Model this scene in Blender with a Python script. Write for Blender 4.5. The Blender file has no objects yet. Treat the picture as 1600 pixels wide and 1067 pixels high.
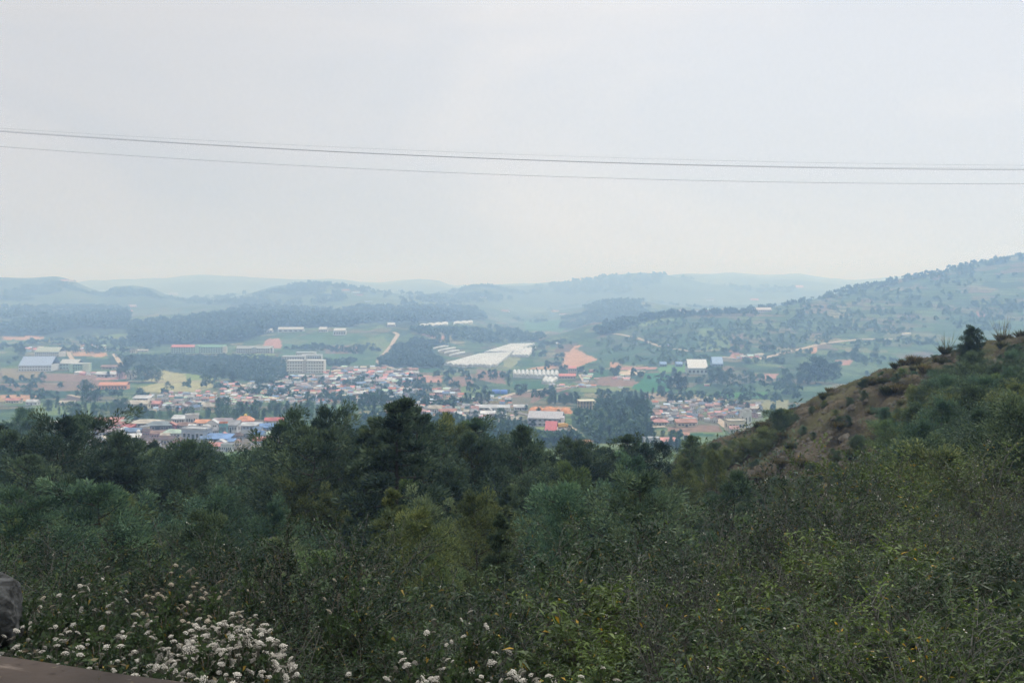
import bpy, math, random
import numpy as np
from mathutils import Vector, Matrix

R = math.radians
rng = np.random.default_rng(7)
random.seed(7)
scene = bpy.context.scene
col = scene.collection

# ------------------------------------------------------------------ camera
F = 1556.0            # focal length in photo pixels (1600 wide, ~35 mm)
HY = 430.0            # photo row of eye level
cam_d = bpy.data.cameras.new('camera')
cam = bpy.data.objects.new('camera', cam_d)
col.objects.link(cam)
cam.location = (0, 0, 0)
cam.rotation_euler = (R(90), 0, 0)
cam_d.sensor_width = 36.0
cam_d.lens = F / 1600 * 36
cam_d.shift_y = -(533.5 - HY) / 1600
cam_d.clip_start = 0.2
cam_d.clip_end = 60000
scene.camera = cam

# ------------------------------------------------------------------ light
SUN_EL, SUN_AZ = 58.0, 30.0        # degrees; azimuth from +Y (view direction) towards +X
SUN_STRENGTH, SKY_STRENGTH = 2.0, 0.099
EXPOSURE = -0.06
world = bpy.data.worlds.new('World')
scene.world = world
world.use_nodes = True
wt = world.node_tree
wt.nodes.clear()
def wn(t, **k):
    n = wt.nodes.new(t)
    for a, b in k.items(): setattr(n, a, b)
    return n
wout = wn('ShaderNodeOutputWorld')
wbg = wn('ShaderNodeBackground')
sky = wn('ShaderNodeTexSky', sky_type='NISHITA', sun_disc=False, sun_elevation=R(SUN_EL), sun_rotation=R(SUN_AZ),
         altitude=2000, air_density=1.0, dust_density=3.0, ozone_density=1.0)
wbg.inputs[1].default_value = SKY_STRENGTH
# a thin, high overcast over the blue: pale veil with soft banks, brighter overhead and towards the sun
tc = wn('ShaderNodeTexCoord')
sep = wn('ShaderNodeSeparateXYZ'); wt.links.new(tc.outputs['Generated'], sep.inputs[0])
mp = wn('ShaderNodeMapping'); mp.inputs['Scale'].default_value = (1.0, 1.0, 2.6); mp.inputs['Location'].default_value = (0.35, 0.1, 0.2)
wt.links.new(tc.outputs['Generated'], mp.inputs[0])
nz = wn('ShaderNodeTexNoise'); nz.inputs['Scale'].default_value = 1.9; nz.inputs['Detail'].default_value = 6; nz.inputs['Roughness'].default_value = 0.5
nz.inputs['Distortion'].default_value = 0.6
wt.links.new(mp.outputs[0], nz.inputs['Vector'])
cr = wn('ShaderNodeValToRGB')
cr.color_ramp.elements[0].position = 0.43; cr.color_ramp.elements[0].color = (8.6, 8.85, 9.15, 1)
cr.color_ramp.elements[1].position = 0.62; cr.color_ramp.elements[1].color = (9.65, 9.52, 9.4, 1)
wt.links.new(nz.outputs['Fac'], cr.inputs[0])
# brightness with height: 1 near the horizon, more overhead
mr = wn('ShaderNodeMapRange', interpolation_type='SMOOTHSTEP')
mr.inputs['From Min'].default_value = 0.30; mr.inputs['From Max'].default_value = 1.0
mr.inputs['To Min'].default_value = 1.0; mr.inputs['To Max'].default_value = 2.1
wt.links.new(sep.outputs['Z'], mr.inputs['Value'])
lo = wn('ShaderNodeMapRange', interpolation_type='SMOOTHSTEP')
lo.inputs['From Min'].default_value = 0.0; lo.inputs['From Max'].default_value = 0.22
lo.inputs['To Min'].default_value = 0.90; lo.inputs['To Max'].default_value = 1.0
wt.links.new(sep.outputs['Z'], lo.inputs['Value'])
lr = wn('ShaderNodeMapRange', interpolation_type='SMOOTHSTEP')       # brighter towards the sun's side
lr.inputs['From Min'].default_value = -0.5; lr.inputs['From Max'].default_value = 0.25
lr.inputs['To Min'].default_value = 0.80; lr.inputs['To Max'].default_value = 1.0
wt.links.new(sep.outputs['X'], lr.inputs['Value'])
m0 = wn('ShaderNodeMath', operation='MULTIPLY'); wt.links.new(mr.outputs[0], m0.inputs[0]); wt.links.new(lo.outputs[0], m0.inputs[1])
m1 = wn('ShaderNodeMath', operation='MULTIPLY'); wt.links.new(m0.outputs[0], m1.inputs[0]); wt.links.new(lr.outputs[0], m1.inputs[1])
vm = wn('ShaderNodeVectorMath', operation='SCALE')
wt.links.new(cr.outputs[0], vm.inputs[0]); wt.links.new(m1.outputs[0], vm.inputs['Scale'])
mx = wn('ShaderNodeMix', data_type='RGBA'); mx.inputs[0].default_value = 0.90
wt.links.new(sky.outputs[0], mx.inputs[6]); wt.links.new(vm.outputs[0], mx.inputs[7])
wt.links.new(mx.outputs[2], wbg.inputs[0]); wt.links.new(wbg.outputs[0], wout.inputs[0])

sun_d = bpy.data.lights.new('sun', 'SUN')
sun_d.energy = SUN_STRENGTH
sun_d.angle = R(12)
sun_d.color = (1.0, 0.98, 0.94)
sun = bpy.data.objects.new('sun', sun_d); col.objects.link(sun)
sd = Vector((math.sin(R(SUN_AZ)) * math.cos(R(SUN_EL)), math.cos(R(SUN_AZ)) * math.cos(R(SUN_EL)), math.sin(R(SUN_EL))))
sun.rotation_euler = (-sd).to_track_quat('-Z', 'Y').to_euler()

scene.view_settings.view_transform = 'Standard'
scene.view_settings.look = 'None'
scene.view_settings.exposure = EXPOSURE
scene.view_settings.gamma = 1.0
cy = scene.cycles
cy.use_denoising = True; cy.denoising_prefilter = 'FAST'
cy.max_bounces = 6; cy.diffuse_bounces = 2; cy.glossy_bounces = 1; cy.transmission_bounces = 2
cy.volume_bounces = 1; cy.transparent_max_bounces = 4
cy.caustics_reflective = False; cy.caustics_refractive = False
cy.sample_clamp_indirect = 4
cy.use_adaptive_sampling = True; cy.adaptive_threshold = 0.015

# ------------------------------------------------------------------ small helpers
def tag(o, label=None, cat=None, group=None, kind=None):
    if label: o['label'] = label
    if cat: o['category'] = cat
    if group: o['group'] = group
    if kind: o['kind'] = kind
    return o
def link(o, parent=None):
    col.objects.link(o)
    if parent is not None: o.parent = parent
    return o
def empty(name, loc=(0, 0, 0), rz=0.0):
    o = bpy.data.objects.new(name, None); o.location = loc; o.rotation_euler = (0, 0, rz)
    o.empty_display_size = 0.2
    col.objects.link(o); return o
def mesh_np(name, V, Fq=None, Ft=None, mat=None, smooth=False, colattr=None, fattr=None, mids=None, mats=None):
    """V (n,3); Fq (m,4) quads; Ft (k,3) triangles -> mesh datablock"""
    me = bpy.data.meshes.new(name)
    V = np.asarray(V, np.float32)
    nq = 0 if Fq is None else len(Fq); nt = 0 if Ft is None else len(Ft)
    me.vertices.add(len(V)); me.vertices.foreach_set('co', V.ravel())
    loops = []
    if nq: loops.append(np.asarray(Fq, np.int32).ravel())
    if nt: loops.append(np.asarray(Ft, np.int32).ravel())
    L = np.concatenate(loops)
    me.loops.add(len(L)); me.loops.foreach_set('vertex_index', L)
    me.polygons.add(nq + nt)
    st = np.concatenate([np.arange(nq) * 4, nq * 4 + np.arange(nt) * 3]).astype(np.int32)
    me.polygons.foreach_set('loop_start', st)
    if smooth: me.polygons.foreach_set('use_smooth', np.ones(nq + nt, bool))
    if mids is not None: me.polygons.foreach_set('material_index', np.asarray(mids, np.int32))
    me.update(calc_edges=True)
    if colattr is not None:
        a = me.color_attributes.new('Col', 'FLOAT_COLOR', 'POINT'); a.data.foreach_set('color', np.asarray(colattr, np.float32).ravel())
    if fattr is not None:
        for k, v in fattr.items():
            a = me.attributes.new(k, 'FLOAT', 'FACE'); a.data.foreach_set('value', np.asarray(v, np.float32))
    for m in (mats or ([mat] if mat else [])): me.materials.append(m)
    return me
def obj(name, me, parent=None, loc=(0, 0, 0), rz=0.0):
    o = bpy.data.objects.new(name, me); o.location = loc; o.rotation_euler = (0, 0, rz)
    return link(o, parent)

class MB:
    """collects boxes, prisms and tubes into one mesh"""
    def __init__(s): s.V = []; s.P = []
    def add(s, verts, faces):
        b = len(s.V); s.V += [tuple(v) for v in verts]; s.P += [tuple(b + i for i in f) for f in faces]; return s
    def box(s, x0, x1, y0, y1, z0, z1):
        return s.add([(x0, y0, z0), (x1, y0, z0), (x1, y1, z0), (x0, y1, z0), (x0, y0, z1), (x1, y0, z1), (x1, y1, z1), (x0, y1, z1)],
                     [(0, 3, 2, 1), (4, 5, 6, 7), (0, 1, 5, 4), (1, 2, 6, 5), (2, 3, 7, 6), (3, 0, 4, 7)])
    def tube(s, pts, rad, n=6, cap=True):
        pts = [Vector(p) for p in pts]
        if not hasattr(rad, '__len__'): rad = [rad] * len(pts)
        b = len(s.V)
        for i, p in enumerate(pts):
            d = (pts[min(i + 1, len(pts) - 1)] - pts[max(i - 1, 0)]).normalized()
            u = d.cross(Vector((0, 0, 1)));
            if u.length < 1e-3: u = Vector((1, 0, 0))
            u.normalize(); w = d.cross(u)
            for k in range(n):
                a = 2 * math.pi * k / n
                s.V.append(tuple(p + (u * math.cos(a) + w * math.sin(a)) * rad[i]))
        for i in range(len(pts) - 1):
            for k in range(n):
                s.P.append((b + i * n + k, b + i * n + (k + 1) % n, b + (i + 1) * n + (k + 1) % n, b + (i + 1) * n + k))
        if cap:
            s.P.append(tuple(b + k for k in range(n))[::-1]); s.P.append(tuple(b + (len(pts) - 1) * n + k for k in range(n)))
        return s
    def mesh(s, name, mat, smooth=False):
        me = bpy.data.meshes.new(name); me.from_pydata(s.V, [], s.P); me.update()
        if mat: me.materials.append(mat)
        if smooth:
            for p in me.polygons: p.use_smooth = True
        return me
    def build(s, name, mat, parent=None, loc=(0, 0, 0), rz=0.0, smooth=False):
        return obj(name, s.mesh(name, mat, smooth), parent, loc, rz)

# value noise (numpy) --------------------------------------------------------
def _hash(ix, iy, seed):
    h = (ix.astype(np.int64) * 374761393 + iy.astype(np.int64) * 668265263 + seed * 1442695041) & 0xFFFFFFFF
    h = ((h ^ (h >> 13)) * 1274126177) & 0xFFFFFFFF
    return ((h ^ (h >> 16)) & 0xFFFF) / 65535.0
def vnoise(x, y, seed=0):
    ix = np.floor(x); iy = np.floor(y); fx = x - ix; fy = y - iy
    fx = fx * fx * (3 - 2 * fx); fy = fy * fy * (3 - 2 * fy)
    a = _hash(ix, iy, seed); b = _hash(ix + 1, iy, seed); c = _hash(ix, iy + 1, seed); d = _hash(ix + 1, iy + 1, seed)
    return (a * (1 - fx) + b * fx) * (1 - fy) + (c * (1 - fx) + d * fx) * fy
def fbm(x, y, seed=0, oct=4):
    s = 0; a = 0.5; t = 0
    for k in range(oct):
        s = s + a * vnoise(x * 2 ** k, y * 2 ** k, seed + k * 17); t += a; a *= 0.5
    return s / t

# ------------------------------------------------------------------ materials
def material(name, color=(0.5, 0.5, 0.5), rough=0.85, spec=0.2, noise=None, objcol=0.0, bump=None, metallic=0.0):
    """noise=(scale, amount[, second colour]); objcol: multiply by the object's own colour"""
    m = bpy.data.materials.new(name); m.use_nodes = True
    nt = m.node_tree; b = nt.nodes['Principled BSDF']
    b.inputs['Roughness'].default_value = rough; b.inputs['Specular IOR Level'].default_value = spec
    b.inputs['Metallic'].default_value = metallic
    base = nt.nodes.new('ShaderNodeRGB'); base.outputs[0].default_value = (*color, 1); out = base.outputs[0]
    tcn = nt.nodes.new('ShaderNodeTexCoord')
    if objcol:
        oi = nt.nodes.new('ShaderNodeObjectInfo'); mm = nt.nodes.new('ShaderNodeMix'); mm.data_type = 'RGBA'; mm.blend_type = 'MULTIPLY'
        mm.inputs[0].default_value = objcol; nt.links.new(out, mm.inputs[6]); nt.links.new(oi.outputs['Color'], mm.inputs[7]); out = mm.outputs[2]
    if noise:
        n = nt.nodes.new('ShaderNodeTexNoise'); n.inputs['Scale'].default_value = noise[0]; n.inputs['Detail'].default_value = 5
        nt.links.new(tcn.outputs['Object'], n.inputs['Vector'])
        r = nt.nodes.new('ShaderNodeValToRGB'); r.color_ramp.elements[0].position = 0.38; r.color_ramp.elements[1].position = 0.66
        a = noise[1]; r.color_ramp.elements[0].color = (1 - a, 1 - a, 1 - a, 1) if len(noise) < 3 else (*noise[2], 1)
        r.color_ramp.elements[1].color = (1, 1, 1, 1)
        mm = nt.nodes.new('ShaderNodeMix'); mm.data_type = 'RGBA'; mm.blend_type = 'MULTIPLY'; mm.inputs[0].default_value = 1
        nt.links.new(n.outputs['Fac'], r.inputs[0]); nt.links.new(out, mm.inputs[6]); nt.links.new(r.outputs[0], mm.inputs[7]); out = mm.outputs[2]
        if bump:
            bp = nt.nodes.new('ShaderNodeBump'); bp.inputs['Strength'].default_value = bump; bp.inputs['Distance'].default_value = 0.05
            nt.links.new(n.outputs['Fac'], bp.inputs['Height']); nt.links.new(bp.outputs[0], b.inputs['Normal'])
    nt.links.new(out, b.inputs['Base Color'])
    return m
def leaf_material(name, c_dark, c_mid, c_light, dry=None, dryat=0.97, trans=0.25, rough=0.65, clump=0.6):
    """face attribute 'leaf' (0..1) picks the tone of each leaf, object colour tints the plant"""
    m = bpy.data.materials.new(name); m.use_nodes = True
    nt = m.node_tree; b = nt.nodes['Principled BSDF']; out = nt.nodes['Material Output']
    at = nt.nodes.new('ShaderNodeAttribute'); at.attribute_name = 'leaf'
    r = nt.nodes.new('ShaderNodeValToRGB'); e = r.color_ramp.elements
    e[0].position = 0.0; e[0].color = (*c_dark, 1); e[1].position = 0.5; e[1].color = (*c_mid, 1)
    k = e.new(0.93); k.color = (*c_light, 1)
    if dry: k = e.new(dryat); k.color = (*c_light, 1); k = e.new(min(dryat + 0.012, 1)); k.color = (*dry, 1)
    nt.links.new(at.outputs['Fac'], r.inputs[0])
    oi = nt.nodes.new('ShaderNodeObjectInfo'); mm = nt.nodes.new('ShaderNodeMix'); mm.data_type = 'RGBA'; mm.blend_type = 'MULTIPLY'
    mm.inputs[0].default_value = 1; nt.links.new(r.outputs[0], mm.inputs[6]); nt.links.new(oi.outputs['Color'], mm.inputs[7])
    nt.links.new(mm.outputs[2], b.inputs['Base Color'])
    b.inputs['Roughness'].default_value = rough; b.inputs['Specular IOR Level'].default_value = 0.25
    tr = nt.nodes.new('ShaderNodeBsdfTranslucent'); nt.links.new(mm.outputs[2], tr.inputs[0])
    ms = nt.nodes.new('ShaderNodeMixShader'); ms.inputs[0].default_value = trans
    nt.links.new(b.outputs[0], ms.inputs[1]); nt.links.new(tr.outputs[0], ms.inputs[2]); nt.links.new(ms.outputs[0], out.inputs[0])
    return m
# ------------------------------------------------------------------ terrain: one sheet, heights set along (column, distance)
def curve(pts):
    return np.array([p[0] for p in pts], float), np.array([p[1] for p in pts], float)
# each station: distance and, across the width, the photo row at which the ground stands there
def zrow(z, Y): return HY - z / Y * F
NEAR = [   # (Y, [(px, z)])
 (2.4,  [(-400, -2.2), (800, -2.0), (1600, -1.9), (2100, -1.9)]),
 (5.0,  [(-400, -2.85), (800, -2.85), (1200, -2.6), (1600, -2.3), (2100, -2.1)]),
 (10.0, [(-400, -4.6), (800, -4.7), (1200, -4.0), (1600, -3.3), (2100, -2.8)]),
 (20.0, [(-400, -8.2), (800, -8.6), (1100, -8.3), (1350, -6.6), (1600, -5.0), (2100, -3.2)]),
 (40.0, [(-400, -14.5), (800, -15.5), (1000, -14.5), (1200, -12.2), (1400, -9.2), (1600, -6.6), (2100, -3.4)]),
 (62.0, [(-400, -20), (800, -20.5), (950, -19.5), (1050, -17.6), (1200, -14.4), (1400, -10.0), (1600, -6.6), (2100, -3.2)]),
 (92.0, [(-400, -27), (800, -27.5), (940, -26), (1000, -22.5), (1050, -17.6), (1100, -15.9), (1150, -14.9), (1200, -13.4), (1250, -12.1), (1300, -10.7), (1360, -9.1), (1400, -8.4), (1450, -7.6), (1500, -6.1), (1600, -5.3), (1800, -4.0), (2100, -3)]),
 (150.0, [(-400, -48), (800, -50), (1000, -48), (1200, -44), (1400, -40), (1600, -36), (2100, -30)]),
 (300.0, [(-400, -76), (1000, -78), (1600, -76), (2100, -72)]),
 (470.0, [(-400, -87), (700, -87), (1000, -88), (2100, -86)]),
 (640.0, [(-400, -92), (1000, -93), (1600, -92), (2100, -90)]),
 (1000.0, [(-400, -113), (1000, -113), (1300, -108), (1600, -104), (2100, -96)]),
]
FAR = [    # (Y, [(px, row)])
 (1450, [(-400, 553), (200, 555), (430, 556), (520, 557), (620, 556), (700, 559), (800, 560), (900, 556), (1000, 545), (1100, 537), (1300, 522), (1450, 511), (1600, 500), (2100, 480)]),
 (1800, [(-400, 534), (0, 536), (200, 538), (300, 533), (400, 524), (500, 517), (600, 513), (700, 514), (740, 524), (800, 533), (840, 533), (880, 524), (920, 508), (960, 502), (1000, 497), (1050, 492), (1100, 491), (1150, 490), (1200, 487), (1300, 474), (1400, 462), (1600, 436), (2100, 400)]),
 (2200, [(-400, 505), (0, 507), (200, 508), (300, 505), (400, 500), (500, 499), (600, 500), (700, 503), (780, 514), (850, 518), (900, 523), (950, 524), (1050, 518), (1130, 502), (1180, 490), (1230, 478), (1300, 463), (1350, 449), (1400, 438), (1450, 428), (1500, 415), (1560, 405), (1600, 398), (1800, 385), (2100, 380)]),
 (3000, [(-400, 480), (0, 482), (200, 484), (350, 482), (500, 483), (600, 478), (700, 482), (780, 495), (830, 500), (870, 492), (900, 484), (930, 475), (960, 471), (1000, 473), (1060, 480), (1100, 484), (1200, 488), (1300, 486), (1600, 470), (2100, 470)]),
 (4000, [(-400, 436), (0, 434), (50, 437), (90, 435), (110, 440), (140, 453), (165, 459), (175, 452), (215, 451), (240, 455), (270, 466), (330, 469), (380, 462), (430, 450), (490, 445), (540, 450), (600, 459), (650, 463), (700, 464), (760, 456), (800, 468), (850, 480), (950, 482), (1100, 476), (1200, 472), (1600, 470), (2100, 470)]),
 (5500, [(-400, 462), (300, 466), (600, 462), (690, 458), (740, 451), (800, 455), (850, 452), (900, 445), (950, 436), (1000, 432), (1030, 433), (1070, 440), (1100, 446), (1150, 451), (1250, 454), (1400, 458), (2100, 460)]),
 (8000, [(-400, 445), (0, 450), (100, 448), (140, 441), (270, 436), (310, 432), (380, 435), (430, 438), (460, 442), (530, 441), (600, 448), (660, 438), (690, 443), (715, 455), (760, 451), (800, 446), (900, 448), (1000, 440), (1060, 431), (1150, 428), (1200, 433), (1250, 429), (1290, 437), (1330, 441), (1400, 437), (1600, 440), (2100, 440)]),
 (10500, [(-400, 447), (2100, 447)]),
 (16000, [(-400, 446), (2100, 446)]),
]
PXC = np.concatenate([np.arange(-500, 0, 8.0), np.arange(0, 1600, 2.0), np.arange(1600, 2101, 8.0)])
YR = np.concatenate([np.geomspace(2.4, 40, 130, endpoint=False), np.geomspace(40, 112, 270, endpoint=False), np.geomspace(112, 400, 70, endpoint=False), np.geomspace(400, 4000, 300, endpoint=False), np.geomspace(4000, 16000, 90)])
sY, sZ = [], []
def smooth_cols(v, px, width):
    k = max(1, int(width / 4)); g = np.arange(-600, 2200, 4.0); w = np.interp(g, px, v)
    ker = np.hanning(2 * k + 3); ker /= ker.sum()
    w = np.convolve(np.pad(w, k + 1, 'edge'), ker, 'valid')
    return np.interp(px, g, w)
for Y, pts in NEAR:
    a, b = curve(pts); sY.append(Y); sZ.append(smooth_cols(np.interp(PXC, a, b), PXC, 24))
for Y, pts in FAR:
    a, b = curve(pts); b = b - {4000: 3.0, 5500: 4.5, 8000: 2.5}.get(Y, 0) * (b < 458); Y = {5500: 5000}.get(Y, Y); sY.append(Y); sZ.append((HY - smooth_cols(np.interp(PXC, a, b), PXC, 10)) / F * Y)
sY = np.array(sY); sZ = np.array(sZ)
# monotone cubic along the distance (Fritsch-Carlson), parameter log Y
t = np.log(sY); h = np.diff(t)[:, None]; dlt = np.diff(sZ, axis=0) / h
mt = np.zeros_like(sZ); mt[0] = dlt[0]; mt[-1] = dlt[-1]
a0, a1 = dlt[:-1], dlt[1:]
mt[1:-1] = np.where(a0 * a1 > 0, 2 * a0 * a1 / np.where(np.abs(a0 + a1) < 1e-9, 1, a0 + a1), 0)
tt = np.log(YR); idx = np.clip(np.searchsorted(t, tt, side='right') - 1, 0, len(t) - 2)
u = ((tt - t[idx]) / (t[idx + 1] - t[idx]))[:, None]; hh = h[idx]
ZG = ((2 * u**3 - 3 * u**2 + 1) * sZ[idx] + (u**3 - 2 * u**2 + u) * hh * mt[idx] + (-2 * u**3 + 3 * u**2) * sZ[idx + 1] + (u**3 - u**2) * hh * mt[idx + 1])
YG = np.repeat(YR[:, None], len(PXC), 1)
XG = (PXC[None, :] - 800) / F * YG
# relief: spurs and gullies on the hills, a little unevenness in the valley, clods near by
amp = np.interp(YR, [2, 10, 60, 110, 400, 700, 1100, 1600, 3000, 8000, 16000], [0.1, 0.25, 0.5, 0.9, 3, 1.2, 2.5, 9, 20, 34, 20])[:, None]
scl = np.interp(np.log(YR), np.log([2, 60, 150, 500, 1000, 2000, 4000, 16000]), [3, 9, 30, 90, 150, 260, 420, 900])[:, None]
# fixed-scale bands so the noise stays continuous
rel = np.zeros_like(ZG)
for s, y0, y1, sd_ in ((4., 2, 60, 1), (11., 20, 260, 2), (60., 150, 1600, 3), (190., 800, 5200, 4), (520., 2600, 20000, 5)):
    ly = np.log(YR); w = np.clip(1 - np.abs((ly - (np.log(y0) + np.log(y1)) / 2) / ((np.log(y1) - np.log(y0)) / 2)), 0, 1)[:, None] ** 0.7
    rel += w * (fbm(XG / s, YG / s, sd_, 4) - 0.5) * 2
ZG = ZG + rel * amp
# rough clods and ledges on the bare slope to the right
bare = np.clip((PXC[None, :] - 1040) / 90, 0, 1) * np.clip((YG - 40) / 15, 0, 1) * np.clip((112 - YG) / 15, 0, 1)
ZG = ZG + bare * ((np.abs(fbm(XG / 2.6, YG / 3.4, 61, 4) - 0.5) * 2) ** 0.8 * 0.7 + (fbm(XG / 0.9, YG / 1.1, 62, 4) - 0.5) * 0.75 + np.clip(fbm(XG / 5., YG / 2.6, 63, 4) - .55, 0, .12) * 5)

ROWG = HY - ZG / YG * F
# settle the crest of the bare slope at the height it has
_tg = np.interp(PXC, [1040, 1060, 1100, 1150, 1200, 1250, 1300, 1360, 1400, 1450, 1500, 1540, 1600, 2100], [742, 712, 694, 676, 656, 632, 609, 584, 572, 558, 546, 534, 524, 470])
_k = (YR > 58) & (YR < 112); _j = PXC >= 1040; _d = np.zeros(len(PXC)); _mn = ROWG[_k].min(0); _d[_j] = (_tg - _mn)[_j]
_d = np.convolve(np.pad(_d, 12, 'edge'), np.hanning(27)[1:-1] / np.hanning(27)[1:-1].sum(), 'valid')
_w = np.interp(YR, [30, 60, 112, 150], [0, 1, 1, 0])[:, None]
ZG = ZG - _d[None, :] / F * YG * _w
ROWG = HY - ZG / YG * F
def height(x, y):
    px = x / y * F + 800
    j = np.clip(np.interp(px, PXC, np.arange(len(PXC))), 0, len(PXC) - 1.001); i = np.clip(np.interp(y, YR, np.arange(len(YR))), 0, len(YR) - 1.001)
    j0 = np.floor(j).astype(int); i0 = np.floor(i).astype(int); fj = j - j0; fi = i - i0
    return (ZG[i0, j0] * (1 - fi) + ZG[i0 + 1, j0] * fi) * (1 - fj) + (ZG[i0, j0 + 1] * (1 - fi) + ZG[i0 + 1, j0 + 1] * fi) * fj
def ground(px, row, ymin=430.0, ymax=15000.0):
    """the first ground point beyond ymin that stands at this column and row of the view"""
    j = int(round(float(np.interp(px, PXC, np.arange(len(PXC))))))
    r = ROWG[:, j]; k0 = int(np.searchsorted(YR, ymin))
    if r[k0] <= row: k = k0; Y = YR[k0]
    else:
        hit = np.nonzero(r[k0:] <= row)[0]
        if len(hit) == 0 or YR[k0 + hit[0]] > ymax:
            k = int(np.searchsorted(YR, ymax)) - 1
            seg = r[k0:k]; k = k0 + int(np.argmin(seg)); Y = YR[k]
        else:
            k = k0 + hit[0]; f = (r[k - 1] - row) / max(r[k - 1] - r[k], 1e-6); Y = YR[k - 1] + f * (YR[k] - YR[k - 1])
    x = (px - 800) / F * Y
    return Vector((x, float(Y), float(height(x, float(Y)))))
def at(px, Y):
    x = (px - 800) / F * Y
    return Vector((x, Y, float(height(np.float64(x), np.float64(Y)))))

# ---- what covers the ground: colours painted on the sheet where fields, soil and cuttings lie (all in ground coordinates)
GR = (0.055, 0.105, 0.045)       # pasture and crops
C = np.zeros((len(YR), len(PXC), 4)); C[..., 3] = 0
n1 = fbm(XG / 320, YG / 320, 11, 4)[..., None]; n2 = fbm(XG / 60, YG / 60, 12, 4)[..., None]; n3 = fbm(XG / 14, YG / 14, 13, 3)[..., None]
g1 = np.array([0.050, 0.105, 0.055]); g2 = np.array([0.14, 0.20, 0.085]); g3 = np.array([0.17, 0.15, 0.10]); gf = np.array([0.022, 0.042, 0.028])
m = np.clip((n1 - 0.35) * 3.2, 0, 1)
C[..., :3] = g1 * (1 - m) + g2 * m
m = np.clip((n2 - 0.60) * 5, 0, 1) * 0.5; C[..., :3] = C[..., :3] * (1 - m) + g3 * m
m = np.clip((0.46 - n3) * 4, 0, 1) * 0.7; C[..., :3] = C[..., :3] * (1 - m) + gf * m
C[..., 3] = np.clip((YR - 500) / 200, 0, 1)[:, None] * np.clip((5000 - YR) / 2500, 0.0, 1)[:, None]
def inpoly(P, X, Y):
    ins = np.zeros(X.shape, bool); n = len(P)
    for i in range(n):
        x0, y0 = P[i]; x1, y1 = P[(i + 1) % n]
        if y0 == y1: continue
        c = ((Y >= min(y0, y1)) & (Y < max(y0, y1))) & (X < (x1 - x0) * (Y - y0) / (y1 - y0) + x0)
        ins ^= c
    return ins
def paint(poly, c, farm=0.0, ymin=430.0, mixn=0.0, wob=1.0, ymax=15000.):
    pts = []
    n = len(poly)
    for i in range(n):
        for k in range(3):
            a, b = poly[i], poly[(i + 1) % n]
            g = ground(a[0] + (b[0] - a[0]) * k / 3, a[1] + (b[1] - a[1]) * k / 3, ymin, ymax); pts.append((g.x, g.y))
    P = np.array(pts); x0, x1, y0, y1 = P[:, 0].min(), P[:, 0].max(), P[:, 1].min(), P[:, 1].max()
    i0, i1 = np.searchsorted(YR, y0) - 1, np.searchsorted(YR, y1) + 1
    i0 = max(i0, 0)
    X = XG[i0:i1]; Yy = YG[i0:i1]
    wx = (fbm(X / 25, Yy / 25, 31, 2) - 0.5) * 0.006 * Yy * wob; wy = (fbm(X / 25, Yy / 25, 32, 2) - 0.5) * 0.012 * Yy * wob
    m = inpoly(P, X + wx, Yy + wy)
    v = 1 + (fbm(X / 7, Yy / 22, 33, 3) - 0.5) * 0.35
    sub = C[i0:i1]; k = np.array(c)[None, :] * v[m][:, None]
    if mixn: mm = (np.clip(fbm(X / 9, Yy / 9, 34, 3) - 0.45, 0, 0.3) / 0.3 * mixn)[m][:, None]; k = k * (1 - mm) + sub[m][:, :3] * mm
    sub[m, :3] = k; sub[m, 3] = farm
def quad(x0, y0, x1, y1, *r, **k): paint([(x0, y0), (x1, y0), (x1, y1), (x0, y1)], *r, **k)
SOIL = (0.20, 0.135, 0.105); RED = (0.42, 0.245, 0.15); STRAW = (0.30, 0.29, 0.15); LIME = (0.16, 0.22, 0.08); DEEP = (0.035, 0.10, 0.05); TEA = (0.03, 0.07, 0.04)
PINK = (0.36, 0.20, 0.16); WOOD = (0.02, 0.038, 0.028); SAND = (0.45, 0.36, 0.26)
fy_ = np.clip((YG - 2700) / 700, 0, 1)[..., None] * (0.35 + .5 * np.clip((fbm(XG / 500, YG / 500, 81, 4) - .4) * 5, 0, 1)[..., None])
C[..., :3] = C[..., :3] * (1 - fy_) + np.array([0.022, 0.045, 0.034]) * fy_; C[..., 3] *= np.clip((3400 - YG) / 700, 0, 1)
# slope under the near wood and the bare right-hand slope
near = YG < 420
soilmix = np.clip((fbm(XG / 5, YG / 5, 51, 4) - 0.42) * 4, 0, 1)[..., None]
nearcol = np.array([0.032, 0.045, 0.028]) * (1 - soilmix) + np.array([0.055, 0.048, 0.032]) * soilmix
C[near, :3] = nearcol[near]; C[near, 3] = 0
bm = (PXC[None, :] > 1030) & (YG > 38) & (YG < 130)
bn = np.clip((fbm(XG / 1.2, YG / 1.6, 52, 5) - 0.38) * 4.5, 0, 1)[..., None]; bg = np.clip((fbm(XG / 3.2, YG / 5, 53, 4) - 0.47) * 6, 0, 1)[..., None]
bc = np.array([0.034, 0.030, 0.021]) * (1 - bn) + np.array([0.098, 0.082, 0.056]) * bn
bc = bc * (1 - bg * 0.85) + np.array([0.085, 0.085, 0.042]) * bg * 0.85
C[bm, :3] = bc[bm]
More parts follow.
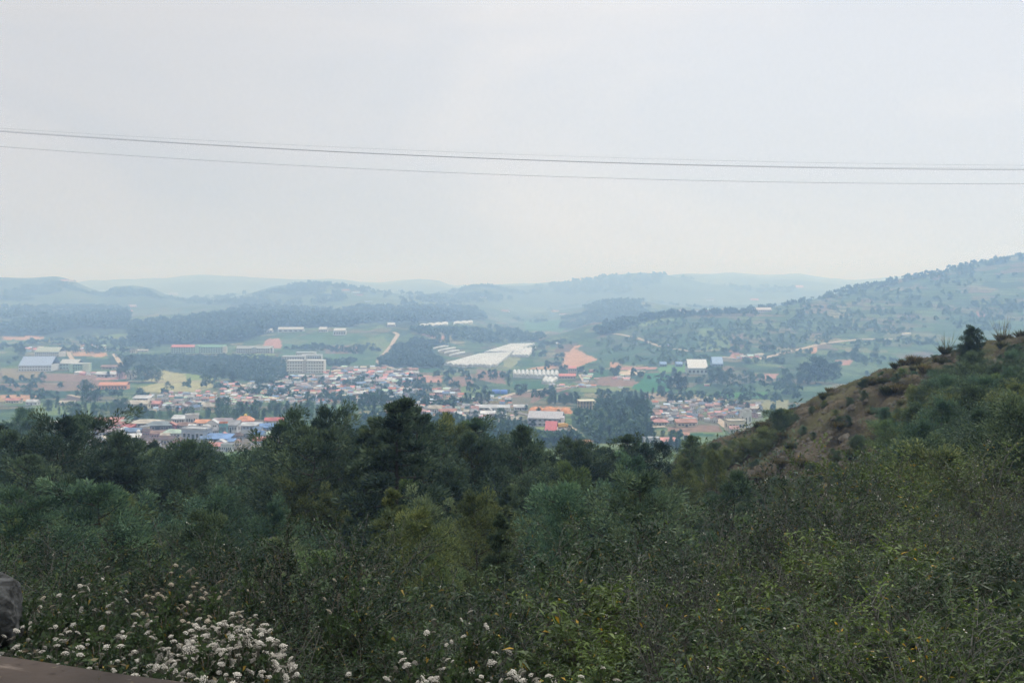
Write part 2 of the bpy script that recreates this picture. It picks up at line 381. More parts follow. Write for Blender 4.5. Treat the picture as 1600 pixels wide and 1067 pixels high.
# left plain
quad(0, 575, 70, 592, (0.20, 0.17, 0.10)); quad(60, 584, 150, 596, SOIL); quad(150, 586, 200, 593, PINK)
paint([(0, 598), (150, 596), (152, 610), (20, 612)], SOIL, 0.2); quad(150, 596, 200, 602, SOIL); quad(0, 610, 120, 622, TEA); quad(0, 617, 60, 627, RED, mixn=.5)
paint([(225, 575), (290, 578), (330, 585), (325, 592), (250, 600), (228, 596)], STRAW); quad(290, 584, 335, 596, LIME)
paint([(212, 606), (240, 600), (330, 593), (335, 606), (300, 614), (230, 617)], STRAW); quad(60, 545, 170, 549, (0.3, 0.26, 0.2)); paint([(100, 549), (170, 550), (165, 558), (118, 556)], RED, mixn=.4)
quad(30, 556, 135, 566, TEA); quad(120, 560, 190, 572, TEA); quad(100, 618, 160, 626, (0.10, .08, .07)); quad(50, 630, 150, 648, LIME, .3); quad(150, 638, 215, 650, (0.12, .14, .06), .3)
quad(0, 525, 70, 531, RED, mixn=.7); quad(140, 520, 200, 532, LIME, 0.4)
# scrub apron below the long school
paint([(170, 556), (265, 555), (425, 556), (448, 566), (448, 590), (420, 600), (340, 590), (230, 575), (170, 572)], (0.035, 0.06, 0.042))
paint([(368, 553), (430, 553), (433, 558), (370, 560)], LIME)
paint([(410, 544), (413, 534), (420, 529), (436, 528), (441, 534), (441, 544)], PINK, wob=.4)
# green hill in the middle
paint([(440, 525), (560, 520), (620, 525), (600, 570), (500, 575), (440, 555)], (0.06, 0.13, 0.07), 0.35)
quad(505, 540, 560, 552, SOIL, mixn=.6); quad(520, 590, 545, 600, TEA); paint([(655, 514), (672, 516), (700, 528), (690, 530), (660, 524)], PINK, mixn=.3)
paint([(560, 530), (600, 525), (612, 545), (600, 556), (575, 548)], (0.13, 0.19, 0.08), 0.2)
paint([(585, 570), (615, 545), (700, 560), (690, 578), (600, 575)], (0.03, 0.055, 0.038), 0)
quad(640, 576, 700, 582, DEEP); quad(655, 586, 690, 598, PINK, mixn=.3); quad(640, 598, 690, 604, TEA); paint([(700, 590), (735, 585), (742, 600), (720, 604), (702, 600)], SOIL)
paint([(745, 577), (790, 580), (790, 600), (770, 598), (742, 590)], SOIL); quad(700, 604, 750, 613, LIME, .4); quad(745, 570, 800, 577, (0.13, 0.15, 0.09)); quad(800, 595, 850, 608, DEEP)
paint([(765, 630), (790, 618), (900, 604), (868, 614), (825, 632), (760, 632)], SOIL); quad(793, 584, 800, 588, LIME); quad(690, 577, 745, 582, (0.13, 0.15, 0.10))
paint([(785, 560), (805, 545), (815, 560), (800, 575), (785, 573)], (0.20, 0.22, 0.12)); quad(815, 560, 870, 574, DEEP, .5)
paint([(880, 575), (879, 552), (900, 540), (931, 537), (933, 562), (905, 573), (885, 577)], RED, wob=.5); quad(858, 566, 881, 577, SOIL, mixn=.3); paint([(822, 577), (845, 572), (870, 571), (860, 578)], RED, mixn=.5)
paint([(870, 540), (905, 535), (890, 550), (866, 551)], (.12, .09, .06)); paint([(952, 564), (969, 559), (970, 575), (953, 576)], RED, wob=.4)
quad(922, 577, 952, 592, DEEP); paint([(935, 590), (960, 587), (1000, 597), (990, 606), (930, 602)], SOIL); quad(970, 573, 1026, 578, PINK); quad(970, 579, 1008, 586, SAND)
paint([(1008, 583), (1050, 583), (1046, 612), (1000, 612), (985, 606), (1006, 592)], (0.030, 0.135, 0.055), wob=.4); quad(905, 604, 985, 612, (0.16, 0.20, 0.09)); quad(1030, 570, 1075, 582, (0.09, 0.20, .07))
quad(1005, 614, 1045, 628, (0.28, 0.22, 0.15)); quad(1090, 585, 1130, 600, (.07, .09, .06)); quad(1120, 612, 1200, 622, (0.06, 0.17, 0.06)); quad(1085, 620, 1135, 628, SAND, mixn=.4); quad(1190, 584, 1215, 592, PINK, mixn=.3)
quad(1130, 580, 1180, 600, (0.11, 0.12, 0.09)); quad(1150, 625, 1230, 640, (0.22, 0.22, 0.12)); quad(1100, 640, 1125, 662, LIME)
paint([(1040, 664), (1122, 660), (1130, 674), (1065, 676), (1045, 674)], SOIL); quad(1065, 677, 1115, 682, DEEP); quad(1180, 600, 1300, 612, (.09, .15, .08), .3)
paint([(895, 682), (925, 688), (922, 697), (905, 697)], RED); paint([(755, 668), (800, 672), (810, 690), (760, 700), (750, 690)], (0.26, 0.30, 0.11)); paint([(828, 660), (850, 664), (848, 690), (826, 688)], (0.2, 0.24, 0.11))
quad(500, 625, 560, 660, (0.10, 0.16, 0.07)); quad(560, 650, 620, 665, LIME); quad(240, 655, 440, 705, (0.14, 0.125, 0.10)); quad(140, 655, 240, 705, (0.14, .125, .10))
quad(830, 636, 893, 646, RED, mixn=.2); quad(780, 642, 830, 652, (.2, .19, .12)); quad(868, 664, 900, 682, SAND, mixn=.4)
# town ground
for b in ((330, 598, 480, 625), (430, 582, 500, 612), (520, 575, 640, 612), (480, 600, 640, 632), (600, 600, 720, 660), (700, 620, 830, 660), (215, 612, 340, 640), (1015, 626, 1190, 665)):
    quad(*b, (0.115, 0.125, 0.085), 0.0, mixn=.7)
# terraces and fields of the right-hand hill
paint([(900, 545), (1000, 500), (1150, 495), (1120, 560), (1000, 570), (940, 565)], (0.038, 0.092, 0.052), 0.25)
paint([(1090, 512), (1120, 510), (1150, 545), (1095, 550)], (0.12, 0.18, 0.08), .1); paint([(1000, 497), (1060, 497), (1040, 505), (960, 515), (965, 508)], (0.14, .2, .09))
paint([(1140, 527), (1165, 520), (1160, 546), (1140, 547)], (0.16, .13, .10), mixn=.4); quad(1139, 548, 1151, 560, PINK, mixn=.3)
paint([(1440, 488), (1600, 480), (1600, 530), (1470, 540), (1400, 560), (1300, 600), (1250, 590), (1350, 540)], (0.075, 0.14, 0.07), .6, ymax=2100.)
paint([(1525, 486), (1538, 486), (1540, 494), (1527, 495)], PINK, mixn=.3); quad(1305, 562, 1330, 570, PINK, mixn=.4); paint([(1262, 544), (1276, 541), (1277, 551), (1266, 553)], RED, wob=.3)
paint([(893, 640), (915, 628), (1012, 622), (1030, 640), (1012, 690), (930, 694), (893, 665)], (0.03, 0.06, 0.035))
# woods on far hills
paint([(205, 535), (205, 505), (330, 495), (400, 480), (520, 485), (560, 510), (440, 515), (380, 535), (300, 540)], WOOD, ymin=1500)
paint([(0, 525), (0, 480), (200, 478), (205, 520), (120, 528)], WOOD, ymin=1500, mixn=.5); paint([(520, 500), (560, 478), (740, 478), (760, 500), (640, 515)], WOOD, ymin=1700, mixn=.4)
quad(820, 500, 880, 518, (0.05, 0.13, 0.06), ymin=1900); 
# below the tree belt
quad(300, 640, 560, 652, (0.07, 0.11, 0.05))

mg = bpy.data.materials.new('ground_cover'); mg.use_nodes = True
nt = mg.node_tree; bs = nt.nodes['Principled BSDF']; bs.inputs['Roughness'].default_value = 0.95; bs.inputs['Specular IOR Level'].default_value = 0.1
def nn(t, **k):
    n = nt.nodes.new(t)
    for a, b in k.items(): setattr(n, a, b)
    return n
L = nt.links.new
at_ = nn('ShaderNodeAttribute', attribute_name='Col'); geo = nn('ShaderNodeNewGeometry')
# irregular plots
mpg = nn('ShaderNodeMapping'); mpg.inputs['Scale'].default_value = (1 / 34, 1 / 52, 0); mpg.inputs['Rotation'].default_value = (0, 0, 0.4); L(geo.outputs['Position'], mpg.inputs[0])
nzw = nn('ShaderNodeTexNoise'); nzw.inputs['Scale'].default_value = 0.012; L(geo.outputs['Position'], nzw.inputs['Vector'])
addv = nn('ShaderNodeMixRGB', blend_type='ADD'); addv.inputs[0].default_value = 1.3; L(mpg.outputs[0], addv.inputs[1]); L(nzw.outputs['Color'], addv.inputs[2])
vo = nn('ShaderNodeTexVoronoi', feature='F1', distance='CHEBYCHEV'); vo.inputs['Scale'].default_value = 1.0; L(addv.outputs[0], vo.inputs['Vector'])
sepc = nn('ShaderNodeSeparateColor'); L(vo.outputs['Color'], sepc.inputs[0])
rp = nn('ShaderNodeValToRGB'); rp.color_ramp.interpolation = 'CONSTANT'; e = rp.color_ramp.elements
for i, (p, c) in enumerate(((0, (.045, .10, .05)), (.18, (.085, .14, .06)), (.36, (.17, .145, .10)), (.47, (.035, .075, .045)), (.62, (.13, .18, .08)), (.74, (.19, .135, .105)), (.83, (.06, .12, .05)), (.93, (.25, .22, .13)))):
    k = e[i] if i < 2 else e.new(p); k.position = p; k.color = (*c, 1)
L(sepc.outputs[0], rp.inputs[0])
mxg = nn('ShaderNodeMix', data_type='RGBA'); fa = nn('ShaderNodeMath', operation='MULTIPLY'); fa.inputs[1].default_value = 0.8
L(at_.outputs['Alpha'], fa.inputs[0]); L(fa.outputs[0], mxg.inputs[0]); L(at_.outputs['Color'], mxg.inputs[6]); L(rp.outputs[0], mxg.inputs[7])
# hedges between plots, terrace steps that follow the height
vd = nn('ShaderNodeTexVoronoi', feature='DISTANCE_TO_EDGE'); L(addv.outputs[0], vd.inputs['Vector'])
lt = nn('ShaderNodeMath', operation='LESS_THAN'); lt.inputs[1].default_value = 0.045; L(vd.outputs['Distance'], lt.inputs[0])
sz = nn('ShaderNodeSeparateXYZ'); L(geo.outputs['Position'], sz.inputs[0])
nz2 = nn('ShaderNodeTexNoise'); nz2.inputs['Scale'].default_value = 0.01; L(geo.outputs['Position'], nz2.inputs['Vector'])
tz = nn('ShaderNodeMath', operation='MULTIPLY_ADD'); tz.inputs[1].default_value = 10.0; L(nz2.outputs['Fac'], tz.inputs[0]); L(sz.outputs['Z'], tz.inputs[2])
sn = nn('ShaderNodeMath', operation='PINGPONG'); sn.inputs[1].default_value = 2.2; L(tz.outputs[0], sn.inputs[0])
l2 = nn('ShaderNodeMath', operation='LESS_THAN'); l2.inputs[1].default_value = 0.55; L(sn.outputs[0], l2.inputs[0])
mxx = nn('ShaderNodeMath', operation='MAXIMUM'); L(lt.outputs[0], mxx.inputs[0]); L(l2.outputs[0], mxx.inputs[1])
ml = nn('ShaderNodeMath', operation='MULTIPLY'); L(mxx.outputs[0], ml.inputs[0]); L(at_.outputs['Alpha'], ml.inputs[1])
ml2 = nn('ShaderNodeMath', operation='MULTIPLY'); ml2.inputs[1].default_value = 0.8; L(ml.outputs[0], ml2.inputs[0])
mxh = nn('ShaderNodeMix', data_type='RGBA'); L(ml2.outputs[0], mxh.inputs[0]); L(mxg.outputs[2], mxh.inputs[6]); mxh.inputs[7].default_value = (.025, .05, .03, 1)
# fine mottling
nf = nn('ShaderNodeTexNoise'); nf.inputs['Scale'].default_value = 0.22; nf.inputs['Detail'].default_value = 7; nf.inputs['Roughness'].default_value = 0.7; L(geo.outputs['Position'], nf.inputs['Vector'])
rf = nn('ShaderNodeMapRange'); rf.inputs['From Min'].default_value = .3; rf.inputs['From Max'].default_value = .7; rf.inputs['To Min'].default_value = .62; rf.inputs['To Max'].default_value = 1.35; L(nf.outputs['Fac'], rf.inputs['Value'])
vs = nn('ShaderNodeVectorMath', operation='SCALE'); L(mxh.outputs[2], vs.inputs[0]); L(rf.outputs[0], vs.inputs['Scale']); L(vs.outputs[0], bs.inputs['Base Color'])
nb = nn('ShaderNodeTexNoise'); nb.inputs['Scale'].default_value = 3.0; nb.inputs['Detail'].default_value = 6; nb.inputs['Roughness'].default_value = .7; L(geo.outputs['Position'], nb.inputs['Vector'])
bp = nn('ShaderNodeBump'); bp.inputs['Strength'].default_value = .8; bp.inputs['Distance'].default_value = .25; L(nb.outputs['Fac'], bp.inputs['Height']); L(bp.outputs[0], bs.inputs['Normal'])

nr, nc = ZG.shape
ii = (np.arange(nr - 1)[:, None] * nc + np.arange(nc - 1)[None, :]).ravel()
FQ = np.stack([ii, ii + 1, ii + nc + 1, ii + nc], 1)
terrain = obj('ground', mesh_np('ground', np.stack([XG, YG, ZG], -1).reshape(-1, 3), FQ, mat=mg, smooth=True, colattr=C.reshape(-1, 4)))
tag(terrain, kind='structure')

# ------------------------------------------------------------------ haze
hz = MB().box(-9000, 9000, -60, 15900, -170, 88).build('haze', None)
mh = bpy.data.materials.new('haze'); mh.use_nodes = True; mh.node_tree.nodes.clear()
ho = mh.node_tree.nodes.new('ShaderNodeOutputMaterial'); pv = mh.node_tree.nodes.new('ShaderNodeVolumePrincipled')
pv.inputs['Color'].default_value = (0.39, 0.61, 1.0, 1); pv.inputs['Absorption Color'].default_value = (1, 1, 1, 1); pv.inputs['Density'].default_value = 0.00050; pv.inputs['Anisotropy'].default_value = 0.35
mh.node_tree.links.new(pv.outputs[0], ho.inputs['Volume'])
hz.data.materials.append(mh); tag(hz, kind='stuff')
# ------------------------------------------------------------------ vegetation
bark = material('bark', (0.10, 0.085, 0.07), 0.9, 0.1, noise=(6, 0.5), bump=0.6)
pale_bark = material('pale_bark', (0.30, 0.28, 0.25), 0.9, 0.1, noise=(6, 0.4))
twig_mat = material('twig', (0.13, 0.12, 0.10), 0.9, 0.1, noise=(9, 0.5))
wattle_leaf = leaf_material('wattle_leaf', (0.034, 0.060, 0.044), (0.082, 0.128, 0.077), (0.18, 0.235, 0.12), trans=0.28)
far_leaf = leaf_material('far_leaf', (0.032, 0.070, 0.050), (0.055, 0.115, 0.070), (0.10, 0.17, 0.085), trans=0.15)
shrub_leaf = leaf_material('shrub_leaf', (0.022, 0.038, 0.022), (0.042, 0.066, 0.032), (0.085, 0.125, 0.045), dry=(0.30, 0.19, 0.04), dryat=0.972, trans=0.3, rough=0.5)
dry_leaf = leaf_material('dry_leaf', (0.055, 0.045, 0.03), (0.11, 0.09, 0.055), (0.20, 0.17, 0.10), trans=0.2)
grass_leaf = leaf_material('grass_leaf', (0.05, 0.06, 0.03), (0.12, 0.12, 0.055), (0.24, 0.21, 0.12), trans=0.25)
moss_leaf = leaf_material('cypress_leaf', (0.018, 0.032, 0.025), (0.026, 0.05, 0.036), (0.045, 0.08, 0.05), trans=0.1)

def leaves(P, D, ln, wd, g, droop=0.0, fold=True):
    """P (n,3) roots, D (n,3) directions; each leaf is a kite of four corners -> V (4n,3), F (n,4)"""
    n = len(P); D = D / (np.linalg.norm(D, axis=1, keepdims=True) + 1e-9)
    ln = np.broadcast_to(ln, n)[:, None] * g.uniform(0.7, 1.3, (n, 1)); wd = np.broadcast_to(wd, n)[:, None] * g.uniform(0.8, 1.2, (n, 1))
    r = g.normal(size=(n, 3)); S = np.cross(D, r); S /= (np.linalg.norm(S, axis=1, keepdims=True) + 1e-9)
    N = np.cross(S, D)
    mid = P + D * ln * 0.45 + N * ln * 0.08
    tip = P + D * ln; tip[:, 2] -= droop * ln[:, 0]
    V = np.stack([P, mid + S * wd * 0.5, tip, mid - S * wd * 0.5], 1).reshape(-1, 3)
    Fq = np.arange(4 * n).reshape(n, 4)
    return V, Fq
def unit(v): return v / (np.linalg.norm(v, axis=-1, keepdims=True) + 1e-9)

def tree_meshes(seed, H=10., Rc=3.0, base=0.15, limbs=34, clumps=6, per=55, leaf=(0.20, 0.055), shape='wattle', clump_r=0.42, mat=None, lean=0.0, trunk_r=0.12):
    """a tapering trunk with limbs, and sprays of leaves set on them; returns (trunk mesh, crown mesh)"""
    g = np.random.default_rng(seed); tb = MB()
    N = 7; tz = np.linspace(0, 1, N); wob = np.cumsum(g.normal(0, 0.02, (N, 2)), 0) * H; wob[:, 0] += lean * tz ** 1.5 * H
    tp = np.stack([wob[:, 0], wob[:, 1], tz * H * 0.97], 1)
    tb.tube(tp, [trunk_r * (1 - 0.9 * q) for q in tz], 6)
    Pc, Lc = [], []
    for k in range(limbs):
        f = base + (1 - base) * ((k + g.uniform(0, 1)) / limbs) ** 0.9
        p0 = np.array([np.interp(f, tz, tp[:, j]) for j in range(3)])
        az = k * 2.4 + g.normal(0, .4)
        q = (f - base) / (1 - base)
        if shape == 'wattle': rad = Rc * (math.sin(math.pi * min(1, 0.16 + q * 0.80)) ** 0.75) * g.uniform(0.55, 1.18); up = g.uniform(0.15, 0.9)
        elif shape == 'cone': rad = Rc * (1 - q) ** 1.0 * g.uniform(0.75, 1.1) + 0.10; up = 0.35
        elif shape == 'column': rad = Rc * (1 - q ** 3) ** 0.6 * g.uniform(0.6, 1.15); up = g.uniform(0.6, 1.3)
        elif shape == 'dome': rad = Rc * math.sqrt(max(0.03, 1 - (q * 1.9 - 0.9) ** 2 if q < 1 else 0.05)) * g.uniform(0.6, 1.1); up = g.uniform(0.2, 0.8)
        else: rad = Rc * (0.35 + 0.65 * math.sin(math.pi * q ** 0.7)) * g.uniform(0.4, 1.1); up = g.uniform(0.3, 1.0)
        d = np.array([math.cos(az), math.sin(az), up]); d /= np.linalg.norm(d[:2])
        end = p0 + d * rad * np.array([1, 1, 0.75])
        midp = (p0 + end) / 2 + g.normal(0, 0.06, 3) * rad + np.array([0, 0, -0.08 * rad])
        tb.tube([p0, midp, end], [trunk_r * .38 * (1 - f * .5), trunk_r * .22, trunk_r * .06], 4, cap=False)
        for c in range(clumps):
            s = (c + g.uniform(0.2, 1)) / clumps; s = 0.25 + 0.8 * s
            pc = p0 * (1 - s) + end * s + g.normal(0, 0.16, 3) * rad * s * np.array([1, 1, .6]); Pc.append(pc); Lc.append(clump_r * g.uniform(0.6, 1.35) * ((0.30 + 0.8 * min(1, rad / Rc)) if shape in ('cone', 'column') else (0.65 + 0.5 * min(1, rad / Rc))))
    Pc = np.array(Pc); Lc = np.array(Lc)
    n = len(Pc) * per; ci = np.repeat(np.arange(len(Pc)), per)
    dirs = unit(g.normal(size=(n, 3)) * np.array([1, 1, 0.75]) + np.array([0, 0, 0.25]))
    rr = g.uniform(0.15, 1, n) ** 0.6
    P = Pc[ci] + dirs * (Lc[ci] * rr)[:, None]
    ax = np.array([np.interp(P[:, 2], tp[:, 2], tp[:, 0]), np.interp(P[:, 2], tp[:, 2], tp[:, 1]), P[:, 2] - 0.3 * Rc]).T
    D = unit(dirs * 0.9 + unit(P - ax) * 0.8 + g.normal(0, 0.35, (n, 3)) + np.array([0, 0, 0.25]))
    V, Fq = leaves(P, D, leaf[0], leaf[1], g)
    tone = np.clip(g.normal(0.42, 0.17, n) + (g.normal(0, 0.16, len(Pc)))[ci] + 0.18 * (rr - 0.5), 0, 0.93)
    return tb, (V, Fq, tone)
def make_tree(name, seed, label=None, mat=None, trunk=None, crown='crown', **k):
    tb, (V, Fq, tone) = tree_meshes(seed, **k)
    root = empty(name); tr = obj('trunk', tb.mesh('trunk', trunk or bark), root)
    cr_ = obj(crown, mesh_np('crown', V, Fq, mat=mat or wattle_leaf, fattr={'leaf': tone}), root)
    return root
def copy_tree(o, parent=None):
    c = o.copy(); col.objects.link(c); c.parent = parent
    for ch in o.children: copy_tree(ch, c)
    return c
class Kind:
    """prototypes of one kind; the first use of each takes the prototype itself, later uses copy it"""
    def __init__(s, protos): s.p = protos; s.used = [False] * len(protos); s.tree = [(p, [(c, list(c.children)) for c in p.children]) for p in protos]; s.i = 0
    def place(s, loc, rz, sc, label, cat, group=None, tint=(1, 1, 1), which=None, tilt=(0, 0)):
        i = (s.i if which is None else which) % len(s.p); s.i += 1
        if not s.used[i]: o = s.p[i]; s.used[i] = True
        else:
            o = s.p[i].copy(); col.objects.link(o)
            for ch, gs in s.tree[i][1]:
                c = ch.copy(); col.objects.link(c); c.parent = o
                for gch in gs: d = gch.copy(); col.objects.link(d); d.parent = c
        o.location = loc; o.rotation_euler = (tilt[0], tilt[1], rz); o.scale = sc if hasattr(sc, '__len__') else (sc, sc, sc)
        for ch in ([o] if o.type == 'MESH' else []) + list(o.children_recursive):
            ch.color = (*tint, 1)
        for k_ in ('group',):
            if k_ in o: del o[k_]
        tag(o, label, cat, group); return o
    def drop_unused(s):
        for p, u in zip(s.p, s.used):
            if not u:
                for c in list(p.children_recursive): bpy.data.objects.remove(c)
                bpy.data.objects.remove(p)

wattle = Kind([make_tree('wattle_tree', 100 + i, H=10, Rc=2.9 + 0.3 * (i % 3), limbs=24 + 3 * (i % 3), clumps=5, per=100, clump_r=.52, leaf=(.24, .055), shape='wattle', lean=(0.0, 0.05, -0.04, .02, .0, -.03)[i]) for i in range(6)])
slim = Kind([make_tree('slender_tree', 140 + i, H=10, Rc=1.7, limbs=36, clumps=4, per=60, shape='column', base=.12, clump_r=.36) for i in range(3)])
conic = Kind([make_tree('conical_tree', 160 + i, H=10, Rc=3.1, limbs=36, clumps=5, per=80, shape='cone', base=.08, clump_r=.44) for i in range(3)])
cypress = Kind([make_tree('cypress_tree', 180 + i, H=10, Rc=3.0, limbs=40, clumps=6, per=70, shape='dome', base=.04, clump_r=.55, leaf=(.14, .06), mat=moss_leaf) for i in range(2)])
sapling = Kind([make_tree('sapling', 200 + i, H=4, Rc=1.15, limbs=20, clumps=5, per=40, shape='column', base=.1, clump_r=.26, leaf=(.15, .035), trunk_r=.04) for i in range(3)])

# ------------------------------------------------------------------ labels that tell look-alikes apart
ORD = ['leftmost'] + [w + '-from-left' for w in 'second third fourth fifth sixth seventh eighth ninth tenth eleventh twelfth thirteenth fourteenth'.split()]
POOL = {}
def pool(o, kind, where, px, group):
    POOL.setdefault((kind, where), []).append((px, o)); o['group'] = group
def plural(s):
    for a, b in ((' house', ' houses'), (' tree', ' trees'), (' bungalow', ' bungalows'), (' shed', ' sheds')):
        if a + ' ' in s + ' ': return (s + ' ').replace(a + ' ', b + ' ', 1).strip()
    return s + ('es' if s.endswith(('s', 'sh', 'ss')) else 's')
def label_pool():
    for (kind, where), L_ in POOL.items():
        L_.sort(key=lambda q: q[0])
        for i, (px, o) in enumerate(L_):
            if len(L_) == 1: o['label'] = kind + ' ' + where
            elif i == len(L_) - 1 and len(L_) > 2: o['label'] = 'rightmost of ' + plural(kind) + ' ' + where
            elif len(L_) == 2: o['label'] = ('left' if i == 0 else 'right') + ' of two ' + plural(kind) + ' ' + where
            else: o['label'] = ORD[min(i, 13)] + ' of ' + plural(kind) + ' ' + where
    POOL.clear()


# --- the wood on the slope below: (column, row of the tip, distance, kind, spread factor, tint)
TINTS = {'dark': (0.70, 0.76, 0.78), 'mid': (1.0, 1.0, 0.95), 'olive': (1.5, 1.25, 0.85), 'teal': (0.95, 1.12, 1.12), 'fresh': (1.45, 1.45, 1.0), 'pale': (1.8, 1.6, 1.4)}
LOOK = {'dark': 'dark green', 'mid': 'deep green', 'olive': 'olive green', 'teal': 'bluish green', 'fresh': 'fresh green', 'pale': 'pale green'}
WOODS = [
 # crowns on the skyline of the wood, left to right
 (22, 640, 190, 'w', 1.0, 'teal', 'bluish round-crowned tree standing hazily below the left fields'), (50, 650, 175, 'w', 1.0, 'teal', 'bluish tree leaning against the hazy round tree at far left'),
 (-20, 655, 70, 'w', 1.1, 'dark', None), (30, 668, 62, 'w', 1.1, 'dark', 'dark bushy wattle at the left edge of the wood'), (75, 655, 58, 'w', .95, 'dark', 'dark wattle whose leaning tip rises left of the small white sheds'),
 (128, 652, 62, 'w', 1.15, 'dark', 'dark broad wattle with a rounded top left of the near rooftops'), (160, 682, 58, 'w', 1.1, 'dark', None),
 (235, 700, 64, 'w', 1.0, 'mid', None), (205, 712, 60, 'w', 1.0, 'dark', None), (298, 682, 55, 'w', 1.0, 'dark', 'dark wattle reaching a leafy arm up under the pale blue flat-roofed building'), (270, 708, 60, 'w', 1., 'mid', None),
 (345, 712, 75, 'w', .9, 'teal', 'bluish tree tucked below the salmon roof of the near town'), (385, 705, 68, 'w', 1.0, 'mid', None), (420, 695, 66, 'w', .9, 'mid', None),
 (452, 650, 55, 'w', .85, 'dark', 'dark wattle with a tufted top beside the last roofs of the near town'), (478, 655, 57, 'w', .8, 'dark', 'dark wattle just right of the tufted one at the town edge'), (530, 643, 56, 'w', .9, 'dark', 'dark wattle with a slanting spike left of the tallest tree'),
 (505, 668, 50, 'w', 1.0, 'mid', None), (560, 655, 52, 'c', .9, 'dark', 'dark conical tree on the left shoulder of the tallest tree'),
 (612, 604, 47, 'c', 1.5, 'dark', 'tallest dark conical tree in the middle of the wood'), (652, 635, 50, 's', 1.1, 'dark', 'dark spire just right of the tallest tree'), (585, 640, 50, 'c', 1.1, 'mid', 'deep green cone leaning on the left flank of the tallest tree'),
 (668, 652, 55, 'w', 1.0, 'dark', None), (702, 652, 60, 'w', .8, 'olive', 'olive tree with a narrow top right of the dark spire'), (725, 668, 85, 'w', 1., 'pale', 'greyish hazy tree beyond the gap right of the tallest tree'),
 (745, 648, 66, 's', 1.3, 'teal', 'slim bluish tree with a round tuft standing before the far bungalows'), (748, 672, 60, 'w', .8, 'dark', None), (778, 682, 62, 's', .9, 'dark', 'dark spiky treetop in front of the lime green pasture'),
 (822, 655, 57, 's', 1.0, 'dark', 'dark narrow spire left of the long grey shed'), (800, 690, 62, 'w', .9, 'mid', None), (850, 690, 70, 'w', .9, 'mid', None), (880, 684, 72, 'w', 1., 'mid', None), (905, 698, 68, 'w', .9, 'dark', None),
 (935, 692, 75, 'w', .9, 'dark', None), (958, 700, 70, 'w', 1., 'mid', None), (982, 674, 68, 's', 1.3, 'dark', 'dark twin-tufted tree left of the two rounded cypresses'), (1003, 684, 72, 's', 1., 'teal', None),
 (1030, 688, 66, 'y', .8, 'dark', 'taller of the two smooth dark rounded cypresses'), (1012, 698, 64, 'y', 1.0, 'dark', 'lower and broader of the two smooth rounded cypresses'),
 (1092, 674, 66, 's', 1.2, 'mid', 'slender tree at the foot of the bare slope below the right-hand village'), (1065, 715, 62, 'w', .8, 'olive', None), (1120, 700, 60, 'w', .6, 'olive', None),
]
place_of = lambda px: ('at the left edge of the wood' if px < 60 else 'below the small white sheds' if px < 150 else 'below the near rooftops' if px < 320 else 'below the blue roofs' if px < 470 else
   'left of the tallest tree' if px < 580 else 'under the tallest tree' if px < 680 else 'below the far bungalows' if px < 780 else 'below the long grey shed' if px < 900 else 'below the wooded gully' if px < 1010 else 'at the bare slope' if px < 1180 else 'on the lower bare slope' if px < 1400 else 'near the right edge')
KN = {'w': (wattle, 10., 'wattle'), 's': (slim, 10., 'slender tree'), 'c': (conic, 10., 'conical tree'), 'y': (cypress, 10., 'cypress'), 'p': (sapling, 4.0, 'sapling')}
g = np.random.default_rng(5)
def wood(px, tip, Y, k, spread, tint, label, row='skyline of the wood'):
    kd, H0, nm = KN[k]; x = (px - 800) / F * Y; zt = (HY - tip) / F * Y; z0 = float(height(np.float64(x), np.float64(Y)))
    hgt = min(max(zt - z0, 1.5), 19.0); s = hgt / H0; sx = s * spread
    if not label:
        grp = None; pk = (LOOK[tint] + ' ' + nm, row + ', ' + place_of(px))
    else: grp = pk = None
    t = np.array(TINTS[tint]) * g.uniform(0.8, 1.35)
    o = kd.place((x, Y, zt - hgt - .15), g.uniform(0, 6.28), (sx, sx, s), label, 'tree', grp, tuple(t))
    if pk: pool(o, pk[0], pk[1], px, 'trees of the wood on the slope')
    return o
for a in WOODS: wood(*a)
# the body of the wood: rows of crowns stepping down towards the camera
lines = [(96, 712, 26, .85), (80, 724, 42, .9), (64, 740, 60, .9), (50, 760, 78, .92), (38, 786, 104, .92), (29, 818, 130, .95), (22, 848, 150, .95)]
rown = ['rearmost row', 'back rows', 'upper middle rows', 'middle rows', 'lower middle rows', 'front rows', 'foremost row']
for r_, (Y, tip, step, spr) in enumerate(lines):
    px = -80 + g.uniform(0, step)
    while px < 1640:
        lim = {0: 1000, 1: 1020, 2: 1060, 3: 1120, 4: 1180, 5: 1260, 6: 1300}[r_]
        if px < lim:
            gl = np.exp(-((px - 640) / 130) ** 2)
            tt_ = tip + g.normal(0, 12 + r_ * 3) - gl * (26 if r_ < 4 else 10)
            tint = g.choice(['dark', 'mid', 'olive', 'teal', 'fresh', 'pale'], p=[.24, .27, .19, .14, .10, .06])
            wood(px, tt_, Y * g.uniform(.93, 1.07), g.choice(['w', 'w', 'w', 'c', 's']), spr * g.uniform(.8, 1.15), tint, None, rown[r_])
        px += step * g.uniform(.75, 1.3)
